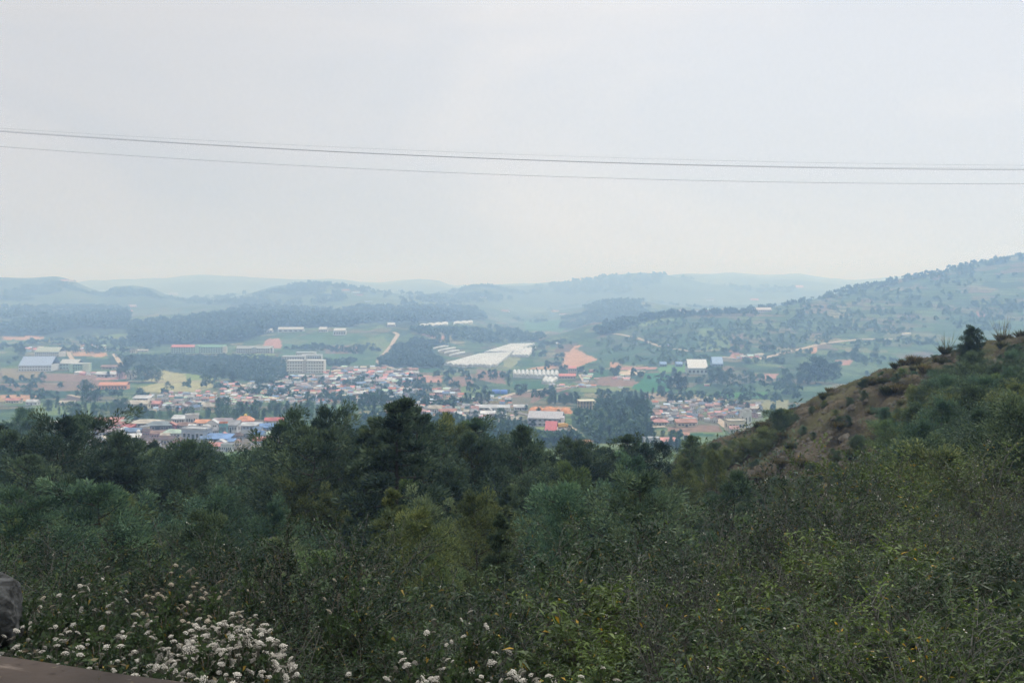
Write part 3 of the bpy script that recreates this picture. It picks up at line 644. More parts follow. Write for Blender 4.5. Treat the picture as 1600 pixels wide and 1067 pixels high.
for a in [(605, 745, 24, 'c', 1.0, 'olive', 'olive green cone in front of the dark middle of the wood'), (640, 790, 20, 'w', .8, 'olive', 'olive feathery tree at the front of the wood below the tallest tree'),
          (60, 760, 24, 'w', 1.1, 'teal', 'bluish feathery tree filling the left edge above the boulder'), (860, 745, 27, 'w', 1.0, 'teal', 'bluish feathery wattle in the middle of the wood below the grey shed'),
          (985, 740, 26, 'w', 1.2, 'mid', 'airy wattle with a visible dark trunk right of centre'), (150, 745, 30, 'w', 1.1, 'teal', 'bluish wattle below the small white sheds at left'), (1130, 735, 36, 'w', 1., 'dark', 'dark dense tree at the foot of the slope'),
          (330, 790, 22, 'w', .9, 'mid', 'broad green wattle behind the white flowering bushes'), (760, 790, 22, 'c', .8, 'mid', 'green cone at the front of the wood right of the olive one')]:
    wood(*a)
label_pool()
# ------------------------------------------------------------------ buildings
wall_m = material('plaster_wall', (0.9, 0.9, 0.9), 0.9, 0.1, noise=(1.6, 0.28), objcol=1.0)
roof_m = material('roof_sheet', (0.9, 0.9, 0.9), 0.6, 0.3, noise=(2.2, 0.45), objcol=1.0)
glass_m = material('window_glass', (0.035, 0.045, 0.055), 0.3, 0.5)
frame_m = material('window_frame', (0.55, 0.53, 0.5), 0.7, 0.2)
tank_m = material('tank_plastic', (0.9, 0.9, 0.9), 0.5, 0.3, objcol=1.0)
film_m = material('greenhouse_film', (0.56, 0.58, 0.58), 0.5, 0.4, noise=(0.12, 0.35))
steel_m = material('galvanised_steel', (0.4, 0.42, 0.43), 0.5, 0.5)
COLR = dict(white=(.80, .80, .78), cream=(.74, .66, .48), pink=(.68, .38, .40), lilac=(.60, .52, .62), paleblue=(.52, .62, .74), blue=(.14, .30, .62), steelblue=(.17, .28, .46), teal=(.16, .45, .48),
  red=(.52, .10, .08), terracotta=(.50, .20, .13), salmon=(.68, .28, .24), orange=(.85, .34, .15), brown=(.14, .085, .07), grey=(.34, .35, .37), darkgrey=(.14, .16, .18), slate=(.24, .30, .32), lightgrey=(.60, .62, .64),
  beige=(.55, .49, .38), palegreen=(.44, .58, .46), green=(.20, .42, .30), yellow=(.80, .66, .22), mauve=(.42, .34, .36), rust=(.30, .17, .12))
NAMEC = dict(paleblue='pale blue', steelblue='steel blue', darkgrey='dark grey', lightgrey='light grey', palegreen='pale green')
cn = lambda c: NAMEC.get(c, c)

def house_proto(name, kind, nwin=4, door=True, detail=True):
    """unit house: width (x) 1, depth (y) 1, eaves height 1; roofs rise above the eaves"""
    root = empty(name)
    w = MB(); r = MB(); e = 0.045; T = 0.03
    if kind == 'flat':
        w.box(-.5, .5, -.5, .5, 0, 1)
        r.box(-.53, .53, -.53, .53, 1.003, 1.05)
        r.box(-.53, .53, -.53, -.50, 1.05, 1.13).box(-.53, .53, .50, .53, 1.05, 1.13).box(-.53, -.50, -.498, .498, 1.05, 1.128).box(.50, .53, -.498, .498, 1.05, 1.128)
    elif kind == 'gable':      # ridge along x
        w.add([(-.5, -.5, 0), (.5, -.5, 0), (.5, .5, 0), (-.5, .5, 0), (-.5, -.5, .98), (.5, -.5, .98), (.5, .5, .98), (-.5, .5, .98), (-.5, 0, 1.42), (.5, 0, 1.42)],
              [(0, 1, 5, 4), (2, 3, 7, 6), (1, 2, 6, 9, 5), (3, 0, 4, 8, 7), (0, 3, 2, 1), (4, 5, 9, 8), (6, 7, 8, 9)])
        for s in (-1, 1):
            r.add([(-.55, s * .58, .93), (.55, s * .58, .93), (.55, 0, 1.46), (-.55, 0, 1.46), (-.55, s * .58, .97), (.55, s * .58, .97), (.55, 0, 1.50), (-.55, 0, 1.50)],
                  [(0, 1, 2, 3), (4, 7, 6, 5), (0, 4, 5, 1), (0, 3, 7, 4), (1, 5, 6, 2)])
    elif kind == 'front':      # gable end faces the viewer
        w.add([(-.5, -.5, 0), (.5, -.5, 0), (.5, .5, 0), (-.5, .5, 0), (-.5, -.5, .98), (.5, -.5, .98), (.5, .5, .98), (-.5, .5, .98), (0, -.5, 1.42), (0, .5, 1.42)],
              [(0, 1, 5, 8, 4), (2, 3, 7, 9, 6), (1, 2, 6, 5), (3, 0, 4, 7), (0, 3, 2, 1), (5, 6, 9, 8), (7, 4, 8, 9)])
        for s in (-1, 1):
            r.add([(s * .58, -.55, .93), (s * .58, .55, .93), (0, .55, 1.46), (0, -.55, 1.46), (s * .58, -.55, .97), (s * .58, .55, .97), (0, .55, 1.50), (0, -.55, 1.50)],
                  [(0, 1, 2, 3), (4, 7, 6, 5), (0, 4, 5, 1), (0, 3, 7, 4), (1, 5, 6, 2)])
    elif kind == 'hip':
        w.box(-.5, .5, -.5, .5, 0, .98)
        r.add([(-.56, -.58, .96), (.56, -.58, .96), (.56, .58, .96), (-.56, .58, .96), (-.25, 0, 1.45), (.25, 0, 1.45), (-.56, -.58, .92), (.56, -.58, .92), (.56, .58, .92), (-.56, .58, .92)],
              [(0, 1, 5, 4), (1, 2, 5), (2, 3, 4, 5), (3, 0, 4), (6, 9, 8, 7), (0, 6, 7, 1), (1, 7, 8, 2), (2, 8, 9, 3), (3, 9, 6, 0)])
    else:                      # mono-pitch falling towards the viewer
        w.add([(-.5, -.5, 0), (.5, -.5, 0), (.5, .5, 0), (-.5, .5, 0), (-.5, -.5, .9), (.5, -.5, .9), (.5, .5, 1.25), (-.5, .5, 1.25)], [(0, 3, 2, 1), (4, 5, 6, 7), (0, 1, 5, 4), (1, 2, 6, 5), (2, 3, 7, 6), (3, 0, 4, 7)])
        r.add([(-.56, -.6, .885), (.56, -.6, .885), (.56, .58, 1.30), (-.56, .58, 1.30), (-.56, -.6, .925), (.56, -.6, .925), (.56, .58, 1.34), (-.56, .58, 1.34)], [(0, 3, 2, 1), (4, 5, 6, 7), (0, 1, 5, 4), (1, 2, 6, 5), (2, 3, 7, 6), (3, 0, 4, 7)])
    w.build('wall', wall_m, root); r.build('roof', roof_m, root)
    xs = np.linspace(-.36, .36, nwin)
    for i, x in enumerate(xs):
        if door and i == nwin // 2:
            d = MB().box(x - .055, x + .055, -.52, -.501, 0, .66).build('door', glass_m, root); continue
        f = MB().box(x - .062, x + .062, -.514, -.501, .38, .76) if detail else None
        gmb = MB().box(x - .05, x + .05, -.519, (-.5145 if detail else -.501), .42, .72)
        if detail:
            fo = f.build('window', frame_m, root); gmb.build('pane', glass_m, fo)
        else: gmb.build('window', glass_m, root)
    for s in (-1, 1):
        if detail or s > 0:
            MB().box(s * .5 + (.001 if s > 0 else -.015), s * .5 + (.015 if s > 0 else -.001), -.12, .08, .4, .74).build('window', glass_m, root)
    return root
NEARH = {k: Kind([house_proto('house', k, 5)]) for k in ('flat', 'gable', 'front', 'hip', 'shed')}
FARH = {k: Kind([house_proto('small_house', k, 3, True, False)]) for k in ('flat', 'gable', 'front', 'hip', 'shed')}
TYPE = dict(flat='flat-roofed', gable='gabled', front='gable-fronted', hip='hip-roofed', shed='lean-to')
def house(x0, x1, top, base, kind, wall, roof, label=None, where='in the near town', dep=0.7, rot=None, near=True, ymin=440., storeys=None, group=None, lift=0.0):
    cx = (x0 + x1) / 2; p = ground(cx, base, ymin); k = p.y / F
    w = (x1 - x0) * k; d = max(w * dep, 3.0)
    tot = (base - top) * k; tilt_ = -p.z / p.y
    hh = tot - tilt_ * d * 0.9
    eff = {'flat': 1.1, 'gable': 1.45, 'front': 1.45, 'hip': 1.4, 'shed': 1.3}[kind]
    hh = min(max(hh / eff, 2.4), 14.0)
    if rot is None: rot = float(g.uniform(-.3, .3))
    K = (NEARH if near else FARH)[kind]
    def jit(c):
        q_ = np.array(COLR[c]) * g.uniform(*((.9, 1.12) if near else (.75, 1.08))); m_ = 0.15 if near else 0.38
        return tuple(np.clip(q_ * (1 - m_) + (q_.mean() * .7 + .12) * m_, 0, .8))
    kd = 'kind'
    o = K.place((p.x, p.y + d * .5, p.z - 0.6 + lift), rot, (w, d, hh + .6), label, 'house')
    wc, rc = jit(wall), jit(roof)
    for ch in o.children:
        ch.color = (*(rc if ch.name.startswith('roof') else wc), 1)
        for q in ch.children: q.color = (1, 1, 1, 1)
    if label is None:
        pool(o, '%s-roofed %s %s house' % (cn(roof), cn(wall), {'flat': 'block', 'gable': 'gabled', 'front': 'gable-fronted', 'hip': 'hipped', 'shed': 'lean-to'}[kind]), where, cx, group or ('houses ' + where))
    elif group: o['group'] = group
    return o
NT = [ # the near town, as it shows above the wood
 (140, 186, 655, 664, 'gable', 'cream', 'salmon', 'long low house with an orange roof at the back left of the near town'),
 (149, 172, 662, 674, 'gable', 'lilac', 'paleblue', 'lilac house under a pale blue gable below the long orange roof'),
 (152, 178, 668, 682, 'gable', 'white', 'mauve', 'white house with mauve folded roof at the near left corner of the town'),
 (175, 192, 659, 669, 'gable', 'cream', 'terracotta', 'small terracotta-roofed house left of the red one'),
 (187, 204, 659, 667, 'gable', 'white', 'palegreen', 'small pale green roof behind the red house'),
 (188, 208, 663, 673, 'shed', 'red', 'red', 'bright red house in front of the big beige roof'),
 (203, 246, 654, 668, 'hip', 'beige', 'beige', 'large beige hipped roof at the back of the near town'),
 (226, 265, 657, 673, 'hip', 'darkgrey', 'slate', 'large slate green roof over a dark open ground floor'),
 (258, 274, 659, 672, 'front', 'red', 'terracotta', 'red gable-fronted house right of the slate green roof'),
 (193, 219, 668, 681, 'gable', 'grey', 'steelblue', 'house with a long steel blue roof below the red house'),
 (218, 231, 665, 676, 'flat', 'cream', 'lightgrey', 'little cream block beside the steel blue roof'),
 (184, 198, 680, 702, 'flat', 'paleblue', 'lightgrey', 'tall pale blue block at the left front of the near town'),
 (197, 217, 678, 690, 'shed', 'lilac', 'white', 'lilac lean-to house behind the tall pale blue block'),
 (208, 236, 684, 698, 'gable', 'pink', 'brown', 'pink house with a brown tiled roof at the front of the near town'),
 (234, 256, 674, 684, 'gable', 'pink', 'rust', 'rust-roofed pink house in the middle of the near town'),
 (254, 283, 670, 684, 'hip', 'white', 'palegreen', 'wide pale green roof left of the big pale blue building'),
 (246, 272, 681, 693, 'gable', 'cream', 'brown', 'brown tiled roof below the wide pale green roof'),
 (268, 288, 684, 698, 'front', 'pink', 'brown', 'pink gable-fronted house left of the big pale blue building'),
 (276, 302, 661, 671, 'gable', 'grey', 'rust', 'rusty brown long roof behind the big pale blue building'),
 (284, 324, 666, 690, 'flat', 'paleblue', 'lightgrey', 'big pale blue flat-roofed building in the middle of the near town'),
 (268, 289, 649, 662, 'shed', 'white', 'lightgrey', 'white two-storey house left of the tallest white one'),
 (288, 308, 646, 664, 'flat', 'white', 'white', 'tallest white square house at the back of the near town'),
 (304, 331, 655, 667, 'gable', 'white', 'orange', 'orange-red roof right of the tallest white house'),
 (322, 340, 655, 671, 'front', 'white', 'lightgrey', 'white gable-fronted house right of the orange-red roof'),
 (333, 361, 653, 664, 'gable', 'white', 'mauve', 'mauve-grey long roof behind the white gable fronts'),
 (342, 354, 659, 678, 'flat', 'teal', 'orange', 'narrow teal house under a small orange roof'),
 (350, 372, 657, 676, 'shed', 'white', 'grey', 'long white blank-walled hall with a slanting roof'),
 (368, 394, 650, 668, 'hip', 'salmon', 'orange', 'orange and salmon tiered roof with a yellow top'),
 (377, 407, 659, 671, 'gable', 'paleblue', 'lightgrey', 'pale translucent roof right of the tiered orange roof'),
 (405, 429, 661, 676, 'gable', 'blue', 'blue', 'bright blue sheeted house near the right end of the near town'),
 (413, 441, 655, 663, 'gable', 'white', 'red', 'long red roof at the back right of the near town'),
 (422, 442, 660, 672, 'flat', 'white', 'beige', 'white house with beige roof behind the bright blue one'),
 (320, 358, 678, 693, 'shed', 'darkgrey', 'blue', 'long sky blue lean-to roof at the front right of the near town'),
 (324, 349, 691, 704, 'gable', 'lightgrey', 'salmon', 'salmon roof just below the long sky blue roof'),
 (345, 363, 692, 706, 'flat', 'lightgrey', 'lightgrey', 'light grey block beside the salmon roof at the front'),
 (354, 367, 687, 696, 'shed', 'white', 'blue', 'small blue lean-to roof right of the long sky blue roof'),
 (376, 403, 671, 684, 'gable', 'grey', 'darkgrey', 'dark grey long roof below the pale translucent roof'),
 (397, 413, 673, 686, 'gable', 'paleblue', 'blue', 'blue-roofed house below the bright blue sheeted one'),
 (394, 421, 683, 695, 'gable', 'teal', 'salmon', 'salmon roof over teal walls at the front right of the near town'),
 (391, 412, 692, 703, 'flat', 'cream', 'grey', 'cream block in front of the teal-walled house'),
 (78, 92, 658, 668, 'gable', 'white', 'white', 'smaller white shed seen between the wattle tops at left'), (84, 102, 661, 674, 'gable', 'white', 'lightgrey', 'larger white shed seen between the wattle tops at left'),
 (416, 440, 674, 686, 'gable', 'white', 'palegreen', 'pale green roof right of the blue-roofed houses'), (360, 378, 676, 688, 'hip', 'grey', 'brown', 'dark brown hipped roof in the gap beside the dark grey roof'),
 (302, 322, 690, 702, 'flat', 'white', 'grey', 'white block half hidden below the big pale blue building'), (228, 248, 690, 702, 'gable', 'white', 'mauve', 'mauve roof among the treetops at the front of the near town'),
]
for a in NT: house(*a[:7], label=a[7], group='houses of the near town', dep=0.62)
# fill the gaps between them
CW = ['white', 'white', 'white', 'cream', 'pink', 'paleblue', 'lightgrey', 'lilac', 'teal', 'beige']
CR = ['lightgrey', 'lightgrey', 'grey', 'grey', 'salmon', 'terracotta', 'brown', 'beige', 'white', 'steelblue', 'mauve', 'mauve', 'palegreen', 'rust', 'blue']
occ = [((a[0] + a[1]) / 2, a[3]) for a in NT]
def fill(n, box, wpx, hpx, where, near, sepx, sepy, group, seed, kinds=('flat', 'gable', 'gable', 'front', 'shed', 'hip'), clus=None, pc=None):
    gg = np.random.default_rng(seed); k = 0; tries = 0
    while k < n and tries < n * 60:
        tries += 1; bx = box[gg.integers(len(box))] if isinstance(box, list) else box
        px = gg.uniform(bx[0], bx[2]); row = gg.uniform(bx[1], bx[3])
        if any(abs(px - q[0]) < sepx and abs(row - q[1]) < sepy for q in occ): continue
        occ.append((px, row)); w = gg.uniform(*wpx); h_ = gg.uniform(*hpx)
        wn_ = where if isinstance(where, str) else where(px, row)
        house(px - w / 2, px + w / 2, row - h_, row, str(gg.choice(kinds)), str(gg.choice(CW)), str(gg.choice(pc or CR)), None, wn_, near=near, group=group, dep=gg.uniform(.55, .9)); k += 1
fill(26, (150, 668, 440, 702), (9, 17), (7, 11), lambda px, r: 'in the near town, ' + ('left part' if px < 230 else 'middle part' if px < 330 else 'right part'), True, 9, 4.2, 'houses of the near town', 3)
def wmid(px, row):
    return ('behind the tree belt' if px < 430 else 'below the white stepped hotel' if px < 520 else 'in the slope village' if px < 600 and row < 602 else 'behind the tallest treetop' if px < 650 else
            'left of the poplars' if px < 735 else 'near the grey shed') + (', back rows' if row < 598 else ', middle rows' if row < 622 else ', front rows')
fill(165, [(345, 605, 480, 632), (440, 592, 520, 628), (520, 578, 600, 600), (500, 598, 640, 632), (607, 580, 648, 600), (640, 612, 720, 650), (700, 628, 800, 655), (232, 618, 335, 642), (600, 610, 660, 645)], (7.5, 14), (4.6, 7.4), wmid, False, 6.5, 3.2, 'houses of the town behind the tree belt', 11)
fill(52, [(1020, 628, 1130, 664), (1100, 632, 1190, 656), (1040, 628, 1100, 660)], (7, 13), (4.5, 7), lambda px, r: 'in the right-hand village, ' + ('back rows' if r < 640 else 'front rows') + (', left side' if px < 1080 else ', right side'), False, 6.5, 3.0, 'houses of the right-hand village', 12,
     pc=['brown', 'rust', 'grey', 'salmon', 'lightgrey', 'beige', 'terracotta', 'mauve', 'steelblue', 'white'])
EX = [ # single buildings one can pick out further off
 (1020, 1044, 655, 665, 'hip', 'cream', 'salmon', 'salmon hip-roofed house at the front left of the right-hand village', .6), (1056, 1088, 654, 667, 'gable', 'cream', 'terracotta', 'long terracotta-roofed house with an arcade, front of the right-hand village', .5),
 (1068, 1090, 652, 664, 'flat', 'white', 'lightgrey', 'white house with dark windows above the brown field', .6), (1137, 1165, 654, 673, 'flat', 'cream', 'beige', 'broad cream flat building at the right end of the right-hand village', .8),
 (1158, 1174, 640, 668, 'flat', 'white', 'white', 'white tower-like house at the right end of the right-hand village', .7), (1140, 1155, 669, 676, 'gable', 'cream', 'salmon', 'little salmon-roofed hut at the foot of the bare slope', .6),
 (1033, 1056, 683, 697, 'gable', 'paleblue', 'salmon', 'pale blue house with a salmon roof in the trees above the cypresses', .7), (1006, 1030, 682, 692, 'flat', 'white', 'lightgrey', 'pale block in the trees left of the pale blue house', .6),
 (1068, 1078, 681, 687, 'gable', 'white', 'orange', 'tiny orange-roofed hut under the dark green field strip', .6),
 (40, 58, 624, 633, 'gable', 'white', 'lightgrey', 'small white bungalow on the left plain', .6), (92, 115, 628, 634, 'gable', 'beige', 'beige', 'low beige bungalow on the left plain', .5), (8, 30, 622, 630, 'gable', 'cream', 'salmon', 'salmon-roofed row on the red field at far left', .5),
 (196, 230, 625, 638, 'gable', 'cream', 'beige', 'cream hall at the edge of the trees right of the left plain', .5), (224, 250, 626, 637, 'gable', 'pink', 'salmon', 'pink-roofed hall beside the cream hall', .5), (208, 234, 618, 628, 'shed', 'lightgrey', 'lightgrey', 'light grey shed behind the cream hall', .5),
 (272, 284, 620, 629, 'flat', 'teal', 'teal', 'teal block among small roofs left of the town', .7), (317, 334, 632, 640, 'gable', 'yellow', 'beige', 'yellow bungalow in the tree belt', .6), (182, 193, 579, 592, 'flat', 'pink', 'terracotta', 'pink three-storey house by the tall leaning tree', .6),
 (198, 211, 579, 593, 'flat', 'cream', 'white', 'cream block beside the round dark tree clump', .6), (158, 186, 570, 577, 'gable', 'beige', 'rust', 'long rust-roofed barn above the pink three-storey house', .5), (150, 180, 580, 590, 'gable', 'lightgrey', 'lightgrey', 'long light grey shed left of the pink house', .6),
 (203, 212, 545, 552, 'flat', 'cream', 'grey', 'small cream cube on the terrace left of the long school', .7), (214, 230, 546, 550, 'gable', 'beige', 'beige', 'low beige shed on the terrace left of the long school', .5),
 (1018, 1030, 653, 660, 'front', 'salmon', 'salmon', 'tiny salmon gable by the gully road', .7), (765, 778, 627, 640, 'flat', 'cream', 'yellow', 'cream house with a yellow wall beside the poplars', .6), (795, 812, 651, 661, 'gable', 'cream', 'beige', 'beige house left of the long grey shed', .6),
 (780, 806, 657, 670, 'gable', 'terracotta', 'beige', 'low terracotta-walled row beside the lime pasture', .4), (803, 824, 632, 641, 'gable', 'lightgrey', 'lightgrey', 'light grey workshop behind the orange earthworks', .6),
 (745, 795, 632, 642, 'gable', 'white', 'lightgrey', 'long white shed on the valley road right of the poplars', .3), (752, 785, 642, 652, 'gable', 'cream', 'white', 'cream and white sheds below the long white one', .45),
 (670, 690, 633, 645, 'gable', 'white', 'beige', 'white villa with arches right of the tallest treetop', .6), (686, 712, 640, 648, 'gable', 'pink', 'terracotta', 'long pink bungalow beside the white villa', .5), (678, 692, 647, 657, 'gable', 'salmon', 'terracotta', 'orange-red house just above the olive treetop', .6),
]
for a in EX: house(*a[:7], label=a[7], near=(a[1] - a[0] > 19), dep=a[8], rot=float(g.uniform(-.12, .12)))
label_pool()
for K in list(NEARH.values()) + list(FARH.values()): K.drop_unused()

# ---- water tanks on the near roofs: each stands on a house, a thing of its own
tb = MB(); tb.tube([(0, 0, 0), (0, 0, .95), (0, 0, 1.15), (0, 0, 1.25)], [.5, .5, .3, .22], 10)
tank_me = tb.mesh('water_tank', tank_m)
for px, row, c, lb in ((212, 676, (.8, .8, .8), 'white round water tank at the right end of the steel blue roof'), (289, 671, (.05, .07, .12), 'dark round water tank on the big pale blue building'), (296, 650, (.03, .03, .04), 'black water tank on the tallest white house'),
                       (190, 682, (.8, .78, .7), 'cream water tank on the tall pale blue block'), (381, 651, (.75, .5, .05), 'yellow round tank on top of the tiered orange roof')):
    p = ground(px, row + 9, 440.); k = p.y / F
    o = obj('water_tank', tank_me, None, (p.x, p.y + 4, HY * 0 - (row - HY) * (p.y + 4) / F - 1.2)); o.scale = (2.2, 2.2, 2.4); o.color = (*c, 1); tag(o, lb, 'tank')

# ---- larger buildings
def frame_at(px, base, ymin=440., rot=0.0, name='building', lab='', cat='building'):
    p = ground(px, base, ymin); e = empty(name, p, rot); tag(e, lab, cat); return e, p.y / F
def paintp(o, c): o.color = (*c, 1); return o
def block(name, x0, x1, top, base, storeys, wall, roof, lab, dep=10., rot=0., bays=14, roofs='gable', band=None, split=None, ymin=440., towers=(), cat='building'):
    """a long storeyed block with rows of windows; measurements in photo pixels"""
    e, k = frame_at((x0 + x1) / 2, base, ymin, rot, name, lab, cat); w = (x1 - x0) * k; tilt_ = -e.location.z / e.location.y
    h_ = max((base - top) * k - (tilt_ * dep * .5 if roofs != 'flat' else 0), 3.2)
    paintp(MB().box(-w / 2, w / 2, 0, dep, -2, h_).build('wall', wall_m, e), wall)
    if band:
        for s in range(storeys):
            z = h_ * (s + .92) / storeys
            paintp(MB().box(-w / 2 - .1, w / 2 + .1, -.25, -.004, z - h_ / storeys * .22, z - .01).build('balcony_band', wall_m, e), band)
    for s in range(storeys):
        for b in range(bays):
            bw = w / bays; x = -w / 2 + bw * (b + .5); z = h_ * s / storeys
            MB().box(x - bw * .27, x + bw * .27, -.12, -.002, z + h_ / storeys * .26, z + h_ / storeys * .66).build('window', glass_m, e)
    segs = [(-w / 2, w / 2, roof)] if not split else [(-w / 2, -w / 2 + w * split[0], roof), (-w / 2 + w * split[0] + .01, w / 2, split[1])]
    for (a, b, c) in segs:
        m_ = MB()
        if roofs == 'flat': m_.box(a, b, -.5, dep + .5, h_ + .003, h_ + .6)
        else:
            rz_ = dep * .28
            m_.add([(a, -.8, h_ - .1), (b, -.8, h_ - .1), (b, dep / 2, h_ + rz_), (a, dep / 2, h_ + rz_), (b, dep + .8, h_ - .1), (a, dep + .8, h_ - .1), (a, -.8, h_ + .1), (b, -.8, h_ + .1), (b, dep / 2, h_ + rz_ + .2), (a, dep / 2, h_ + rz_ + .2), (b, dep + .8, h_ + .1), (a, dep + .8, h_ + .1)],
                   [(0, 1, 2, 3), (3, 2, 4, 5), (6, 9, 8, 7), (9, 11, 10, 8), (0, 6, 7, 1), (1, 7, 8, 2), (2, 8, 10, 4), (0, 3, 9, 6), (3, 5, 11, 9), (5, 4, 10, 11)])
        paintp(m_.build('roof', roof_m, e), c)
    for (u_, tw, th, c) in towers:
        x = -w / 2 + u_ * w
        paintp(MB().box(x - tw / 2, x + tw / 2, -.8, 5, -2, h_ + th).build('stair_tower', wall_m, e), c)
    return e
W_ = COLR
block('school_building', 267, 352, 542, 551.5, 3, (.62, .72, .64), (.70, .26, .22), 'long three-storey school with green bands and part red roof on the far terrace', 12, 0, 22, band=(.10, .30, .22), split=(.46, (.22, .42, .32)), towers=((.48, 6, 3.5, (.45, .66, .5)), (.985, 5, 1.5, (.75, .7, .6))))
block('school_building', 369, 425, 544, 551.5, 2, (.58, .60, .56), (.42, .44, .42), 'lower grey-roofed school block right of the long green-banded school', 12, 0, 16, band=(.35, .40, .38), towers=((.5, 6, 2, (.4, .42, .42)), (.97, 4, 1.5, (.8, .78, .72)), (1.0, 3, 0.5, (.7, .7, .66))))
hotel = block('hotel_building', 448, 506, 564, 583, 4, (.86, .85, .77), (.72, .72, .70), 'white four-storey hotel with many windows and a stepped roof', 14, 0, 14, roofs='flat', band=(.82, .80, .66), towers=((.49, 3.5, 1.6, (.55, .52, .45)),))
for i, (a, b, t_, bs_) in enumerate(((440, 476, 557, 563), (462, 492, 551, 557), (470, 502, 555, 562))):
    block('hotel_wing', a, b, t_, bs_, 1, (.72, .72, .68), (.62, .66, .70), ('upper left', 'topmost', 'upper right')[i] + ' low wing with slatted roof above the white hotel', 12, 0, 9, roofs='flat', towers=())
block('warehouse', 30, 79, 569, 580, 2, (.78, .80, .82), (.42, .52, .72), 'white hall with a broad pale blue roof on the left plain', 34, .12, 12)
block('hall_building', 54, 92, 549, 557.5, 2, (.76, .74, .68), (.50, .55, .46), 'white hall with grey-green roof behind the blue-roofed one', 22, 0, 12)
block('office_building', 110, 136, 569, 582, 3, (.50, .68, .52), (.60, .62, .62), 'pale green three-storey building with dark glass bands', 14, .05, 7, roofs='flat', band=(.12, .38, .30), towers=((.93, 7, .6, (.66, .74, .58)), (.06, 4, .3, (.5, .68, .55))))
block('office_wing', 93, 122, 567, 577, 2, (.55, .70, .60), (.66, .66, .64), 'grey-roofed wing behind the pale green building', 16, 0, 6)
block('orange_building', 154, 198, 601, 608.5, 1, (.85, .42, .22), (.80, .36, .20), 'long low bright orange building behind small trees on the left plain', 9, .05, 9)
block('grey_shed', 824, 879, 651, 666, 2, (.55, .54, .60), (.58, .57, .60), 'long grey-roofed shed with dark open side and white frame', 12, -.18, 7, roofs='gable', band=(.7, .68, .74), towers=((1.0, 1.6, 1., (.8, .78, .84)),))
block('red_roofed_shed', 851, 870, 669, 686, 1, (.70, .64, .60), (.62, .16, .17), 'small building with a bright red ribbed roof below the long grey shed', 14, -.1, 2)
block('warehouse', 1075, 1106, 573, 585, 1, (.55, .62, .56), (.80, .80, .78), 'white-roofed warehouse beside the bright green field', 30, -.06, 5)
block('warehouse', 1113, 1130, 567, 573, 1, (.30, .40, .52), (.30, .46, .72), 'blue-roofed warehouse right of the white-roofed one', 26, -.1, 4)
for a, b, t_, bs_, lb in ((1031, 1042, 569, 573, 'left of the two small blue sheds behind the green field'), (1056, 1067, 569, 573, 'right of the two small blue sheds behind the green field')):
    block('blue_shed', a, b, t_, bs_, 1, (.3, .4, .5), (.22, .38, .68), lb, 9, 0, 3, cat='shed')
block('stable_building', 1182, 1206, 484, 488, 1, (.76, .74, .74), (.55, .50, .50), 'white building on the saddle of the right-hand ridge', 14, 0, 8, ymin=900.)
block('bungalow', 888, 901, 575, 586, 2, (.62, .50, .44), (.70, .26, .22), 'two-storey pinkish house with red roof behind the wavy greenhouse', 8, 0, 4, cat='house'); block('long_roof', 873, 900, 587, 592, 1, (.6, .5, .46), (.72, .24, .20), 'low long red roof at the right end of the wavy greenhouse', 8, 0, 6, cat='house')
for a, b, t_, bs_, lb in ((405, 425, 516, 520, 'long white terrace roofs left of the wood edge'), (434, 474, 514, 519, 'long white shed roof at the wood edge above the round earth cut'), (498, 511, 514, 519, 'white block left of the grey hall on the green hill'), (521, 540, 516, 524, 'broad grey arched hall on the green hill'),
                          (605, 617, 507, 511, 'small white shed at the top of the pale hill road')):
    block('hill_building', a, b, t_, bs_, 1, (.70, .70, .68), (.72, .71, .70), lb, 12, 0, 5, ymin=900.)
# concrete frame building
e, k = frame_at(918, 641, 440., .12, 'unfinished_building', 'unfinished building with a pale concrete frame in the wooded gully')
w = 24 * k
for x in np.linspace(-w / 2, w / 2, 6): MB().box(x - .3, x + .3, -.3, .3, 0, 6.4).build('column', wall_m, e); MB().box(x - .3, x + .3, 8.7, 9.3, 0, 6.4).build('column', wall_m, e)
paintp(MB().box(-w / 2 - .5, w / 2 + .5, -.5, 9.5, 6.4, 6.9).build('roof_slab', wall_m, e), (.75, .70, .55)); paintp(MB().box(-w / 2 - .5, w / 2 + .5, .6, 8.4, 3.1, 3.4).build('floor_slab', wall_m, e), (.5, .5, .48))
paintp(MB().box(-w / 2, w / 2, 9.31, 9.6, 0, 6.3).build('wall', wall_m, e), (.28, .34, .32))
for ch in e.children:
    if ch.name.startswith('column'): ch.color = (.78, .68, .45, 1)
# orange earthworks: heaps
for i, (px, row, wpx, h_) in enumerate(((838, 645, 22, 3.2), (862, 645, 26, 3.6), (885, 646, 16, 3.0))):
    p = ground(px, row); k = p.y / F; w = wpx * k
    u_, v_ = np.meshgrid(np.linspace(-1, 1, 26), np.linspace(-1, 1, 18)); X = u_ * w / 2 * 1.1; Yy = v_ * 8 + 6
    Z = np.clip(1 - u_ ** 4 - v_ ** 2, 0, 1) ** .6 * h_ * (0.7 + .6 * fbm(X / 3 + i * 9, Yy / 3, 90 + i, 3)) - .3
    n_ = 26; q = (np.arange(17)[:, None] * n_ + np.arange(25)[None, :]).ravel()
    m_ = bpy.data.materials.get('orange_earth') or material('orange_earth', (.62, .30, .15), 1, .05, noise=(.5, .35))
    tag(obj('earth_heap', mesh_np('earth_heap', np.stack([X, Yy, Z], -1).reshape(-1, 3), np.stack([q, q + 1, q + n_ + 1, q + n_], 1), mat=m_), None, p), ('leftmost and lower', 'middle and broadest', 'rightmost and smallest')[i] + ' heap of orange earth above the long grey shed', 'earth heap', 'heaps of orange earth')
